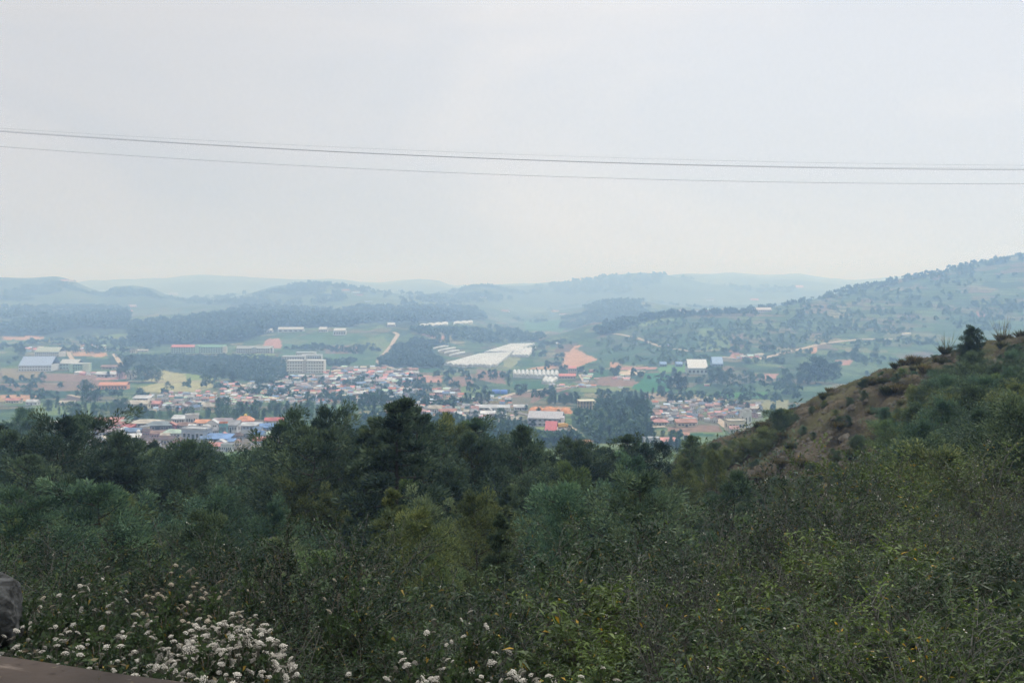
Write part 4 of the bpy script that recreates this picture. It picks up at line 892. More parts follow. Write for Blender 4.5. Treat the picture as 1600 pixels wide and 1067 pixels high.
# yellow lorry by the shed
e, k = frame_at(880, 669, 440., .5, 'lorry', 'yellow lorry parked on the dirt yard by the red-roofed shed', 'lorry')
paintp(MB().box(-3.8, 1.2, -1.1, 1.1, 1.0, 3.0).build('cargo_box', tank_m, e), (.75, .45, .08)); paintp(MB().add([(1.35, -1.1, .7), (3.3, -1.1, .7), (3.3, 1.1, .7), (1.35, 1.1, .7), (1.35, -1.1, 2.7), (2.7, -1.1, 2.7), (2.7, 1.1, 2.7), (1.35, 1.1, 2.7), (3.3, -1.1, 1.7), (3.3, 1.1, 1.7)], [(0, 3, 2, 1), (0, 1, 8, 5, 4), (2, 3, 7, 6, 9), (1, 2, 9, 8), (8, 9, 6, 5), (4, 5, 6, 7), (3, 0, 4, 7)]).build('cab', tank_m, e), (.7, .42, .08))
paintp(MB().box(-3.9, 3.2, -.9, .9, .55, .98).build('chassis', tank_m, e), (.05, .05, .05))
for x in (-2.8, 2.2):
    for s in (-1, 1): paintp(MB().tube([(x, s * .8, .48), (x, s * 1.08, .48)], .48, 10).build('wheel', tank_m, e), (.03, .03, .03))
# blue tarpaulin tunnels
for i, (a, b, bs_) in enumerate(((769, 781, 615), (782, 793, 615.5))):
    e, k = frame_at((a + b) / 2, bs_, 440., 0, 'tarpaulin_shelter', ('left' if i == 0 else 'right') + ' one of two bright blue tarpaulin shelters by the valley track', 'shelter'); w = (b - a) * k
    m_ = MB(); m_.tube([(-w / 2, 2, .6), (w / 2, 2, .6)], [3.2, 3.2], 12); paintp(m_.build('tarpaulin', roof_m, e), (.12, .26, .75)); paintp(MB().box(-w / 2 - .2, -w / 2 + .05, .5, 3.5, 0, 2.6).build('frame', steel_m, e), (1, 1, 1))

# ---- greenhouses: bays of arched plastic film
def greenhouse(corners, spans, lab, wall=2.2, arch=1.8, ymin=440., jag=0.0, name='greenhouse', group='white plastic greenhouses'):
    P = [ground(c[0], c[1], ymin) for c in corners]      # front left, front right, back right, back left
    c0 = sum(P, Vector()) / 4; gg = np.random.default_rng(int(corners[0][0]))
    nu, nv = spans * 6, 6; V = []; Fc = []
    jj = gg.uniform(-jag, jag, spans + 1)
    for iv in range(nv + 1):
        for iu in range(nu + 1):
            u_, v_ = iu / nu, iv / nv; v2 = v_
            if jag and iv == 0: v2 = jj[min(iu // 6, spans)]
            p = P[0].lerp(P[1], u_).lerp(P[3].lerp(P[2], u_), v2)
            s = (iu % 6) / 6; z = wall + arch * math.sin(math.pi * s) ** .7 if iu % 6 else wall
            V.append((p.x - c0.x, p.y - c0.y, p.z - c0.z + z))
    n_ = nu + 1
    for iv in range(nv):
        for iu in range(nu): a = iv * n_ + iu; Fc.append((a, a + 1, a + n_ + 1, a + n_))
    b0 = len(V); ring = [iu for iu in range(n_)] + [iv * n_ + nu for iv in range(1, nv + 1)] + [nv * n_ + iu for iu in range(nu - 1, -1, -1)] + [iv * n_ for iv in range(nv - 1, 0, -1)]
    rv = []
    for r_ in ring: x, y, z = V[r_]; rv.append((x, y, float(height(np.float64(x + c0.x), np.float64(y + c0.y))) - c0.z - .5))
    W = rv; e = empty(name, c0); tag(e, lab, 'greenhouse', group)
    m_ = MB(); m_.add(V, Fc); m_.build('roof', film_m, e)
    top = [V[r_] for r_ in ring]; nr_ = len(ring); m2 = MB(); m2.add([(x, y, z - .01) for x, y, z in top] + rv, [(i, (i + 1) % nr_, (i + 1) % nr_ + nr_, i + nr_) for i in range(nr_)]); m2.build('side_wall', film_m, e)
    return e
greenhouse([(690, 572), (775, 574), (800, 553), (748, 556)], 12, 'largest white greenhouse block sloping across the valley head', jag=.06)
greenhouse([(755, 553), (800, 552), (836, 539), (797, 540)], 8, 'white greenhouse block behind the largest one', jag=.05)
greenhouse([(798, 558), (826, 558), (838, 545), (806, 547)], 5, 'white greenhouse block at the right of the group beside the lime strip')
for i, (a, b, c, d) in enumerate(((677, 546, 701, 542), (684, 550, 712, 545), (694, 553, 718, 549), (702, 557, 727, 552))):
    greenhouse([(a, b), (c, d), (c, d - 1.7), (a, b - 1.7)], 1, ('topmost', 'second', 'third', 'lowest')[i] + ' of the four narrow white greenhouse tunnels in the wooded slope', wall=1.2, arch=1.0)
greenhouse([(802, 590), (872, 592), (873, 584), (801, 583)], 11, 'wavy row of white greenhouse spans in the middle of the valley', arch=2.6)
greenhouse([(846, 600), (862, 601), (872, 594), (850, 592)], 3, 'short white greenhouse tail below the wavy row', arch=1.6)
greenhouse([(652, 512), (700, 509), (700, 505), (655, 509)], 4, 'white greenhouse strip under the wood on the middle hill', ymin=1000.); greenhouse([(708, 508), (739, 506), (739, 502.5), (709, 505)], 3, 'shorter white greenhouse strip right of the other on the middle hill', ymin=1000.)

# ---- roads and tracks draped on the ground
road_m = material('dirt', (.46, .38, .29), 1, .05, noise=(.2, .25)); road2_m = material('worn_asphalt', (.22, .21, .20), .9, .1, noise=(.3, .2))
def road(name, pts, wd, ymin=440., mat=None, lift=.35):
    P = [ground(a, b, ymin) for a, b in pts]; Q = []
    for a, b in zip(P, P[1:]):
        n_ = max(2, int((b - a).length / 6))
        for i in range(n_): Q.append(a.lerp(b, i / n_))
    Q.append(P[-1]); V = []; Fc = []
    for i, q in enumerate(Q):
        d = Q[min(i + 1, len(Q) - 1)] - Q[max(i - 1, 0)]; d.z = 0; d.normalize(); s = Vector((-d.y, d.x, 0)) * wd / 2
        for t_ in (-1, 0, 1):
            v = q + s * t_; z = float(height(np.float64(v.x), np.float64(v.y))) + lift; V.append((v.x, v.y, z))
        if i: b_ = len(V) - 6; Fc += [(b_, b_ + 1, b_ + 4, b_ + 3), (b_ + 1, b_ + 2, b_ + 5, b_ + 4)]
    o = MB().add(V, Fc).build(name, mat or road_m); tag(o, kind='structure'); return o
road('dirt_road', [(615, 519), (622, 523), (617, 530), (611, 541), (604, 549), (594, 558), (591, 566), (600, 571), (614, 576)], 7, 900.)
road('dirt_road', [(1180, 562), (1196, 559), (1230, 550), (1262, 543), (1276, 539), (1310, 534), (1345, 530), (1400, 530)], 9, 900.)
road('dirt_road', [(775, 623), (800, 616), (825, 611), (845, 609), (880, 606), (905, 603), (915, 597), (908, 585)], 7)
road('dirt_road', [(0, 601), (60, 600), (90, 600)], 4); road('dirt_road', [(1050, 545), (1075, 549), (1100, 548), (1135, 547)], 7, 900.)
road('dirt_road', [(955, 522), (975, 524), (992, 527), (1012, 534), (1032, 542)], 6, 900.); road('dirt_road', [(106, 549), (112, 560), (118, 568)], 6); road('dirt_road', [(178, 553), (184, 562), (190, 571)], 6)
road('dirt_road', [(985, 684), (990, 677), (998, 672), (1010, 668), (1040, 667)], 5); road('dirt_road', [(200, 596), (270, 597), (330, 594)], 6); road('dirt_road', [(108, 617), (120, 620), (128, 622)], 5)
road('road', [(640, 652), (700, 657), (760, 645), (800, 643), (830, 650), (880, 672), (893, 690)], 5, mat=road2_m); road('road', [(170, 645), (240, 641), (300, 633), (345, 626)], 5, mat=road2_m)
road('dirt_road', [(1128, 558), (1150, 560), (1170, 560), (1195, 559)], 7, 900.); road('dirt_road', [(1150, 672), (1135, 668), (1120, 655), (1110, 648)], 5)
# ------------------------------------------------------------------ the remaining small roofs of the town, past the ones built one by one
SV, SF, SM = [], [], []
gs = np.random.default_rng(77); smats = [material('small_' + c, tuple(np.array(COLR[c]) * .92), .8, .15) for c in ('white', 'cream', 'pink', 'paleblue', 'lightgrey', 'beige', 'terracotta', 'salmon', 'brown', 'grey', 'steelblue', 'palegreen', 'mauve', 'rust')]
def stuff_house(px, row, wpx, hpx):
    p = ground(px, row); k = p.y / F; w = wpx * k; h_ = max(hpx * k - .12 * w, 2.4); d = w * gs.uniform(.6, .9); a = gs.uniform(-.35, .35); ca, sa = math.cos(a), math.sin(a)
    wc = gs.integers(0, 6); rc = gs.integers(2, 14); kind = gs.integers(0, 3); rise = (0.05, w * .2, w * .12)[kind]
    def addp(vs, fs, m):
        b = len(SV)
        for x, y, z in vs: SV.append((p.x + x * ca - y * sa, p.y + d / 2 + x * sa + y * ca, p.z - .5 + z))
        for f in fs: SF.append(tuple(b + i for i in f)); SM.append(m)
    X, Y_ = w / 2, d / 2
    addp([(-X, -Y_, 0), (X, -Y_, 0), (X, Y_, 0), (-X, Y_, 0), (-X, -Y_, h_), (X, -Y_, h_), (X, Y_, h_), (-X, Y_, h_)], [(0, 1, 5, 4), (1, 2, 6, 5), (2, 3, 7, 6), (3, 0, 4, 7)], wc)
    X *= 1.1; Y_ *= 1.12
    if kind < 2: addp([(-X, -Y_, h_ - .1), (X, -Y_, h_ - .1), (X, 0, h_ + rise + .02), (-X, 0, h_ + rise + .02), (X, Y_, h_ - .1), (-X, Y_, h_ - .1)], [(0, 1, 2, 3), (3, 2, 4, 5), (0, 3, 5), (1, 4, 2)], rc)
    else: addp([(-X, -Y_, h_ - .1), (X, -Y_, h_ - .1), (X, Y_, h_ + rise), (-X, Y_, h_ + rise), (X, Y_, h_ - .1), (-X, Y_, h_ - .1)], [(0, 1, 2, 3), (3, 2, 4, 5), (0, 3, 5), (1, 4, 2)], rc)
def sprinkle(n, box, wpx=(6, 10), hpx=(3.2, 5.5), sx=4.5, sy=2.4):
    k = 0; tries = 0
    while k < n and tries < n * 40:
        tries += 1; px = gs.uniform(box[0], box[2]); row = gs.uniform(box[1], box[3])
        if any(abs(px - q[0]) < sx and abs(row - q[1]) < sy for q in occ): continue
        occ.append((px, row)); stuff_house(px, row, gs.uniform(*wpx), gs.uniform(*hpx)); k += 1
for n, b in ((70, (345, 602, 480, 630)), (50, (440, 588, 522, 626)), (55, (520, 576, 602, 602)), (85, (500, 598, 640, 630)), (22, (607, 580, 650, 602)), (45, (640, 610, 722, 648)), (16, (240, 620, 335, 640)), (45, (1022, 628, 1130, 662)), (25, (1110, 634, 1188, 652)),
             (14, (1052, 486, 1200, 490)), (12, (1148, 556, 1190, 562)), (14, (125, 543, 165, 548)), (8, (40, 546, 60, 550)), (8, (905, 580, 935, 600)), (9, (860, 604, 930, 606)), (6, (960, 590, 985, 596)), (12, (115, 583, 190, 588))): sprinkle(n, b)
for n, b in ((130, (345, 598, 640, 632)), (45, (600, 620, 800, 655)), (40, (225, 612, 345, 645)), (40, (480, 576, 640, 600))): sprinkle(n, b, (4.5, 8), (2.6, 4.2), 3.4, 1.9)
for px, row in ((110, 441), (98, 440), (160, 455), (270, 461), (262, 460), (108, 493), (183, 490), (200, 488), (190, 493), (27, 484), (80, 482), (90, 483), (6, 483), (205, 480), (540, 456), (555, 458), (560, 462), (575, 472), (596, 476), (608, 483), (620, 481), (683, 484), (700, 498), (755, 466), (725, 467), (736, 480), (729, 482), (790, 488), (868, 488), (880, 492), (873, 538), (820, 552), (1048, 541), (1110, 470), (1250, 450), (1180, 470), (1420, 523), (1415, 524), (1265, 598), (1270, 600), (1118, 596), (1105, 603), (970, 607), (885, 618), (700, 610), (685, 609), (655, 612), (648, 612)):
    stuff_house(px, row, (11 if row < 500 else 8) , (3.2 if row < 500 else 3.6))
me = bpy.data.meshes.new('distant_houses'); me.from_pydata(SV, [], SF); me.update()
for m_ in smats: me.materials.append(m_)
me.polygons.foreach_set('material_index', np.array(SM, np.int32)); tag(obj('distant_houses', me), kind='stuff')

# ------------------------------------------------------------------ trees of the valley
V_ = dict(mat=far_leaf, leaf=(.85, .42), per=12)
vround = Kind([make_tree('valley_tree', 300 + i, H=10, Rc=3.6, limbs=18, clumps=4, clump_r=.9, base=.12, shape='dome', **V_) for i in range(3)])
vtall = Kind([make_tree('eucalyptus_tree', 320 + i, H=16, Rc=2.5, limbs=20, clumps=4, clump_r=.8, base=.28, shape='column', trunk=pale_bark, **V_) for i in range(3)])
vcone = Kind([make_tree('poplar_tree', 340 + i, H=14, Rc=1.7, limbs=20, clumps=4, clump_r=.6, base=.1, shape='column', **V_) for i in range(2)])
VK = {'r': (vround, 10., 'round tree'), 't': (vtall, 16., 'eucalyptus tree'), 'p': (vcone, 14., 'slim tree')}
gv = np.random.default_rng(21)
def vtree(px, base, hpx, k, tint, label=None, where='', spread=1.0, ymin=440.):
    kd, H0, nm = VK[k]; p = ground(px, base, ymin); s = hpx * p.y / F / H0
    t = np.array(TINTS[tint]) * gv.uniform(.85, 1.15)
    o = kd.place((p.x, p.y, p.z - .3), gv.uniform(0, 6.28), (s * spread, s * spread, s), label, 'tree', None, tuple(t))
    if label is None: pool(o, '%s %s' % (LOOK[tint].replace('dark green', 'dark'), nm), where, px, 'trees ' + where)
    return o
for a in ((206, 582, 28, 't', 'dark', 'tall dark tree leaning over the pink three-storey house', '', 1.3), (188, 592, 26, 't', 'dark', 'tall dark tree just right of the light grey shed', '', 1.1), (197, 596, 36, 't', 'dark', 'dark eucalyptus rising between the pink and the cream block', '', .9), (222, 597, 26, 'r', 'mid', 'broad dark round tree on the left edge of the straw field', '', 1.6), (238, 597, 24, 'r', 'mid', 'second broad round tree beside the straw field', '', 1.4),
          (246, 598, 20, 'r', 'mid', 'smaller round tree at the corner of the straw field', '', 1.2), (334, 594, 24, 'r', 'dark', 'dark tree at the right end of the straw field', '', 1.1), (349, 600, 26, 't', 'dark', 'tall dark tree left of the town behind the straw field', '', 1.2), (362, 601, 20, 'r', 'dark', 'dark round tree at the left edge of the town', '', 1.), (322, 606, 22, 'r', 'mid', 'deep green tree at the lower corner of the green field', '', 1.1), (262, 608, 12, 'r', 'mid', 'lone small tree on the straw field', '', 1.1),
          (135, 617, 24, 'r', 'mid', 'tree in front of the orange building, leftmost of the clump', '', 1.), (140, 634, 34, 'r', 'mid', 'large tree clump below the orange building', '', 1.), (152, 630, 22, 'r', 'dark', 'dark tree right of the clump below the orange building', '', 1.1), (172, 606, 9, 'r', 'dark', 'small tree in front of the orange building, left one', '', 1.), (184, 607, 10, 'r', 'dark', 'small tree in front of the orange building, right one', '', 1.3), (128, 640, 22, 't', 'teal', None, 'on the left plain'),
          (26, 558, 22, 't', 'mid', 'tall tree left of the two halls on the left plain', '', 1.4), (34, 557, 18, 'r', 'mid', 'tree beside the tall one left of the two halls', '', 1.1), (168, 590, 10, 'r', 'dark', None, 'on the left plain'), (46, 616, 16, 'r', 'mid', None, 'on the left plain'), (66, 600, 18, 'r', 'teal', 'bluish tree in the brown fields of the left plain', '', 1.), (90, 640, 22, 'p', 'mid', None, 'on the left plain'), (75, 645, 20, 'p', 'mid', None, 'on the left plain'),
          (795, 606, 20, 'p', 'teal', 'bluish slim tree standing in the field above the blue shelters', '', .9), (675, 577, 16, 'p', 'dark', 'left dark cypress below the wooded slope', '', .8), (661, 576, 16, 'p', 'dark', 'second dark cypress below the wooded slope', '', .8), (839, 583, 9, 'p', 'dark', 'tiny dark tree above the wavy greenhouse', '', 1.), (834, 560, 20, 'p', 'dark', 'dark slim tree at the corner of the back greenhouses', '', 1.),
          (1058, 622, 38, 't', 'dark', 'tallest eucalyptus right of the bright green field, with bare trunks', '', 1.5), (1048, 618, 30, 't', 'dark', 'eucalyptus left of the tallest one by the bright green field', '', 1.2), (1068, 620, 32, 't', 'dark', 'eucalyptus right of the tallest one by the bright green field', '', 1.2), (1045, 632, 16, 'r', 'dark', 'dark bush-like tree under the tall eucalyptuses', '', 1.5), (1078, 628, 18, 'r', 'mid', None, 'near the tall eucalyptuses'),
          (1141, 607, 30, 'r', 'dark', 'dark tree below the blue-roofed warehouse', '', .9), (1120, 600, 26, 'r', 'mid', 'leafy tree right of the white-roofed warehouse', '', 1.1), (1128, 603, 22, 'r', 'mid', None, 'below the blue-roofed warehouse'), (1112, 594, 22, 'r', 'mid', None, 'below the blue-roofed warehouse'), (1165, 600, 10, 'r', 'mid', None, 'in the fields right of the warehouses'),
          (1275, 600, 42, 'r', 'dark', 'biggest dark tree of the round grove on the right-hand fields', '', 1.15), (1262, 600, 32, 'r', 'dark', None, 'in the round grove on the right-hand fields', 1.3), (1290, 598, 36, 'r', 'dark', None, 'in the round grove on the right-hand fields', 1.2), (1302, 598, 30, 'r', 'dark', None, 'in the round grove on the right-hand fields', 1.1), (1236, 604, 20, 'r', 'dark', None, 'left of the round grove'), (1250, 603, 22, 'r', 'dark', None, 'left of the round grove'), (1228, 600, 24, 'r', 'mid', None, 'left of the round grove'), (1352, 572, 16, 'r', 'mid', None, 'right of the round grove'), (1340, 570, 26, 'r', 'mid', None, 'right of the round grove'), (1368, 562, 18, 'r', 'mid', None, 'right of the round grove'), (1355, 588, 9, 'r', 'dark', None, 'right of the round grove'),
          (1155, 640, 20, 'r', 'dark', 'highest tree of the hedge behind the right-hand village', '', .9), (1130, 638, 13, 'r', 'dark', None, 'in the hedge behind the right-hand village', 1.3), (1142, 639, 13, 'r', 'dark', None, 'in the hedge behind the right-hand village', 1.3), (1166, 641, 13, 'r', 'dark', None, 'in the hedge behind the right-hand village', 1.2), (1157, 655, 14, 'p', 'dark', 'dark slim tree left of the white tower-like house', '', 1.2),
          (1020, 684, 16, 'r', 'mid', None, 'by the gully road'), (1035, 684, 12, 'r', 'mid', None, 'by the gully road'), (1062, 700, 30, 'p', 'teal', 'slim bluish tree right of the pale blue house', '', 1.3), (1052, 694, 22, 'r', 'teal', None, 'right of the pale blue house'), (962, 590, 16, 'r', 'dark', 'dark tree beside the pale earth bank left of the green field', '', 1.1),
          (762, 632, 22, 'p', 'dark', None, 'in the poplar row by the valley road'), (752, 632, 18, 'p', 'dark', None, 'in the poplar row by the valley road'), (743, 631, 19, 'p', 'dark', None, 'in the poplar row by the valley road'), (735, 633, 18, 'p', 'teal', None, 'in the poplar row by the valley road'), (730, 635, 22, 'p', 'teal', None, 'in the poplar row by the valley road'), (757, 628, 20, 'p', 'dark', None, 'in the poplar row by the valley road'), (748, 628, 15, 'r', 'dark', None, 'in the poplar row by the valley road'),
          (786, 659, 22, 'r', 'mid', 'round leafy tree between the cream sheds and the grey shed', '', 1.2), (744, 655, 14, 'r', 'dark', 'dark ball-shaped tree by the cream sheds', '', 1.2), (842, 645, 9, 'r', 'dark', 'small round tree in front of the orange earth heaps', '', 1.2), (872, 647, 8, 'r', 'mid', 'small tree at the right heap of orange earth', '', 1.1), (812, 676, 26, 'p', 'mid', 'slim green tree left of the long grey shed', '', 1.1), (1010, 540, 10, 'r', 'mid', None, 'on the right-hand ridge'),
          (1084, 492, 9, 'r', 'dark', 'left dark tree on the skyline of the right-hand ridge', '', 1.1), (1040, 497, 8, 'r', 'dark', None, 'on the skyline of the right-hand ridge'), (1178, 486, 7, 'r', 'dark', None, 'on the skyline of the right-hand ridge'), (1202, 484, 7, 'r', 'dark', None, 'on the skyline of the right-hand ridge')):
    vtree(*a, **({'ymin': 900.} if a[1] < 545 else {}))
def belt(n, box, hp, ks, tints, where, seed, spread=(.9, 1.3), sx=4.):
    gb = np.random.default_rng(seed); P_ = []; k = 0; tr = 0
    while k < n and tr < 6000:
        tr += 1; px = gb.uniform(box[0], box[2]); row = gb.uniform(box[1], box[3])
        if any(abs(px - a) < sx and abs(row - b) < sx * .5 for a, b in P_): continue
        P_.append((px, row)); wh = where(px, row) if callable(where) else where
        vtree(px, row, gb.uniform(*hp), str(gb.choice(ks)), str(gb.choice(tints)), None, wh, gb.uniform(*spread)); k += 1
third = lambda a, b, s: (lambda px, r: s + (', left end' if px < a else ', middle' if px < b else ', right end'))
belt(64, (338, 644, 556, 660), (13, 25), ['t', 't', 'p', 'r'], ['mid', 'fresh', 'fresh', 'mid', 'teal', 'pale'], lambda px, r: 'in the tree belt' + (', far left' if px < 385 else ', left half' if px < 440 else ', right half' if px < 500 else ', right end') + (', back row' if r < 648 else ', front row'), 1)
belt(16, (560, 628, 600, 648), (14, 24), ['t', 'p', 'r'], ['mid', 'dark', 'teal'], 'left of the tallest tree', 2)
belt(20, (215, 646, 345, 660), (9, 17), ['r', 'r', 'p'], ['mid', 'dark', 'fresh', 'teal'], third(255, 300, 'behind the near rooftops'), 3)
belt(30, (60, 640, 230, 660), (10, 22), ['r', 'r', 'p'], ['mid', 'dark', 'teal', 'fresh', 'olive'], third(120, 180, 'on the left plain'), 4)
belt(70, (938, 632, 1015, 690), (15, 30), ['p', 't', 'r', 'p'], ['mid', 'mid', 'teal', 'dark'], lambda px, r: 'in the wooded gully' + (', left side' if px < 940 else ', middle' if px < 975 else ', right side') + (', upper part' if r < 652 else ', middle part' if r < 672 else ', lower part'), 5)
belt(16, (857, 626, 900, 634), (12, 18), ['p', 'r'], ['dark', 'mid'], 'behind the heaps of orange earth', 6); belt(14, (965, 616, 1040, 630), (8, 16), ['r', 'p'], ['dark', 'mid'], 'above the wooded gully', 7)
belt(16, (790, 640, 900, 700), (8, 14), ['r'], ['mid', 'dark'], 'around the long grey shed', 8, (1., 1.4), 12)
belt(14, (500, 660, 560, 690), (14, 26), ['r', 'p'], ['mid', 'fresh', 'olive'], 'left of the tallest tree beyond the wood', 9); belt(14, (700, 664, 800, 690), (12, 22), ['r', 'p'], ['mid', 'pale', 'teal'], 'around the lime green pasture', 10, (1, 1.3), 8)
belt(16, (1010, 690, 1075, 720), (12, 22), ['r', 'p'], ['mid', 'teal'], 'above the rounded cypresses', 11)
label_pool()

# ------------------------------------------------------------------ woods and scrub too far off to tell the trees apart
gd = np.random.default_rng(31)
PR = []
for i in range(8):      # small crowns of ragged leaf clumps
    n = 34; q = gd.normal(size=(n, 3)); q = unit(q); q[:, 2] = np.abs(q[:, 2]) * 1.0 - .15; rr = gd.uniform(.5, 1, n)[:, None]; c = q * rr * np.array([.5, .5, .5]); c[:, 2] += .42
    if i % 2: c[:, :2] *= .62; c[:, 2] *= 1.15
    v, f = leaves(c - q * .12, unit(q + gd.normal(0, .5, (n, 3))), .42, .30, gd); PR.append(v)
DV, DT = [], []
NOTREE = [(902, 622, 936, 652), (820, 640, 900, 690), (797, 580, 876, 604), (690, 560, 780, 577), (748, 537, 842, 562), (676, 541, 730, 560), (650, 502, 742, 515), (1073, 565, 1132, 588), (874, 583, 902, 594), (266, 540, 430, 553), (446, 552, 508, 585), (28, 560, 140, 584), (880, 540, 935, 576)]
def forest(n, poly, hm, ymin, ymax=16000., thin=None, tone=.4, wmul=1.):
    px0, px1 = min(p[0] for p in poly), max(p[0] for p in poly); r0, r1 = min(p[1] for p in poly), max(p[1] for p in poly); k = 0; tr = 0
    A = np.array(poly, float)
    while k < n and tr < n * 8:
        tr += 1; px = gd.uniform(px0, px1); row = gd.uniform(r0, r1)
        if not inpoly(A, np.array([px]), np.array([row]))[0]: continue
        p = ground(px, row, ymin, ymax)
        if any(x0 < px < x1 and y0 < row < y1 for x0, y0, x1, y1 in NOTREE): continue
        if thin is not None and float(fbm(np.array([p.x / thin[0]]), np.array([p.y / thin[0]]), 71, 3)[0]) < thin[1]: tr -= .5; continue
        h_ = gd.uniform(*hm); v = PR[gd.integers(8)]; a = gd.uniform(0, 6.28); ca, sa = math.cos(a), math.sin(a); w = h_ * gd.uniform(.8, 1.15) * wmul
        DV.append(np.stack([p.x + (v[:, 0] * ca - v[:, 1] * sa) * w, p.y + (v[:, 0] * sa + v[:, 1] * ca) * w, p.z + v[:, 2] * h_ - .05 * h_], 1)); DT.append(np.clip(gd.normal(tone, .18, 34) + gd.normal(0, .1), 0, .93)); k += 1
forest(1500, [(205, 536), (205, 510), (330, 498), (390, 482), (440, 482), (520, 488), (560, 500), (560, 510), (440, 512), (380, 532), (300, 538)], (13, 21), 1500., tone=.25)
forest(900, [(0, 522), (0, 484), (120, 482), (200, 484), (205, 520), (120, 526)], (12, 20), 1500., thin=(120, .40), tone=.3)
forest(700, [(500, 500), (560, 482), (740, 482), (765, 500), (700, 504), (640, 510)], (11, 19), 1700., thin=(120, .38), tone=.28)
forest(500, [(0, 470), (0, 441), (50, 443), (90, 440), (140, 459), (215, 456), (262, 462), (262, 470)], (8, 15), 2900., thin=(200, .5), tone=.4); forest(120, [(165, 464), (178, 455), (225, 455), (245, 464)], (14, 22), 2900., tone=.3)
forest(600, [(262, 468), (330, 466), (430, 447), (500, 443), (560, 452), (700, 465), (760, 460), (800, 470), (700, 478), (300, 478)], (12, 22), 2900., thin=(200, .47), tone=.3)
forest(700, [(800, 500), (860, 485), (930, 471), (1000, 470), (1100, 482), (1190, 488), (1100, 492), (960, 500), (900, 515), (860, 512)], (8, 14), 2250., thin=(150, .46), tone=.55)
forest(500, [(700, 456), (740, 448), (850, 448), (950, 433), (1030, 430), (1150, 448), (1250, 452), (1250, 458), (700, 462)], (12, 24), 4200., thin=(300, .42), tone=.3)
forest(330, [(700, 540), (640, 516), (700, 508), (800, 516), (860, 528), (830, 536), (760, 545)], (6, 12), 1400., thin=(70, .42), tone=.6); forest(420, [(585, 572), (612, 545), (650, 530), (720, 545), (700, 562), (690, 576)], (4, 9), 900., thin=(50, .35), tone=.35)
forest(1300, [(175, 556), (265, 555), (425, 557), (448, 566), (448, 592), (420, 600), (340, 588), (230, 574)], (2.2, 5), 700., tone=.5); forest(220, [(440, 545), (560, 530), (600, 550), (540, 574), (510, 574), (450, 550)], (3, 7), 900., thin=(50, .5))
forest(230, [(893, 640), (915, 630), (1005, 625), (1015, 640), (1005, 690), (930, 694), (893, 665)], (4, 8), 500., 900., tone=.8)
forest(420, [(935, 570), (935, 520), (1000, 504), (1120, 496), (1130, 520), (1110, 570), (1000, 572)], (3, 7), 1200., thin=(60, .38), tone=.8)
forest(520, [(1120, 560), (1130, 495), (1230, 480), (1330, 452), (1450, 428), (1600, 400), (1600, 480), (1420, 520), (1300, 525), (1200, 560)], (5, 10), 1300., 2500., thin=(110, .46), tone=.88)
forest(260, [(1150, 484), (1230, 476), (1330, 450), (1400, 436), (1480, 419), (1560, 405), (1600, 398), (1600, 408), (1480, 430), (1330, 462), (1200, 487)], (6, 12), 1900., 2500., tone=.6)
forest(420, [(1120, 560), (1300, 525), (1600, 480), (1600, 540), (1400, 580), (1200, 610)], (3, 7), 700., 2200., thin=(60, .52), tone=.75)
forest(400, [(0, 640), (0, 560), (200, 556), (200, 575), (560, 600), (720, 575), (900, 570), (1130, 590), (1250, 600), (1250, 650), (900, 615), (800, 640), (600, 640), (300, 610), (150, 640)], (3.5, 8), 560., 1600., thin=(80, .5), tone=.4)
forest(160, [(820, 535), (880, 530), (905, 545), (870, 575), (820, 560)], (3, 7), 900., thin=(40, .45)); forest(200, [(0, 540), (160, 528), (205, 535), (260, 545), (200, 552), (0, 552)], (5, 10), 1200., thin=(60, .46))
forest(130, [(940, 508), (1000, 498), (1050, 492), (1180, 487), (1180, 492), (1050, 497), (1000, 504), (945, 514)], (6, 13), 1300., tone=.3)
forest(90, [(930, 520), (975, 505), (1000, 505), (950, 525)], (8, 14), 1300.); forest(260, [(560, 655), (700, 660), (900, 690), (900, 700), (560, 690)], (4, 9), 440., 900., tone=.45)
forest(110, [(450, 584), (560, 590), (650, 600), (720, 640), (600, 640), (430, 625), (360, 615)], (4, 8), 560., 1600., tone=.35)
DVc = np.concatenate(DV); nq = len(DVc) // 4
fw = obj('distant_woods', mesh_np('distant_woods', DVc, np.arange(nq * 4).reshape(nq, 4), mat=far_leaf, fattr={'leaf': np.concatenate(DT)})); tag(fw, kind='stuff')
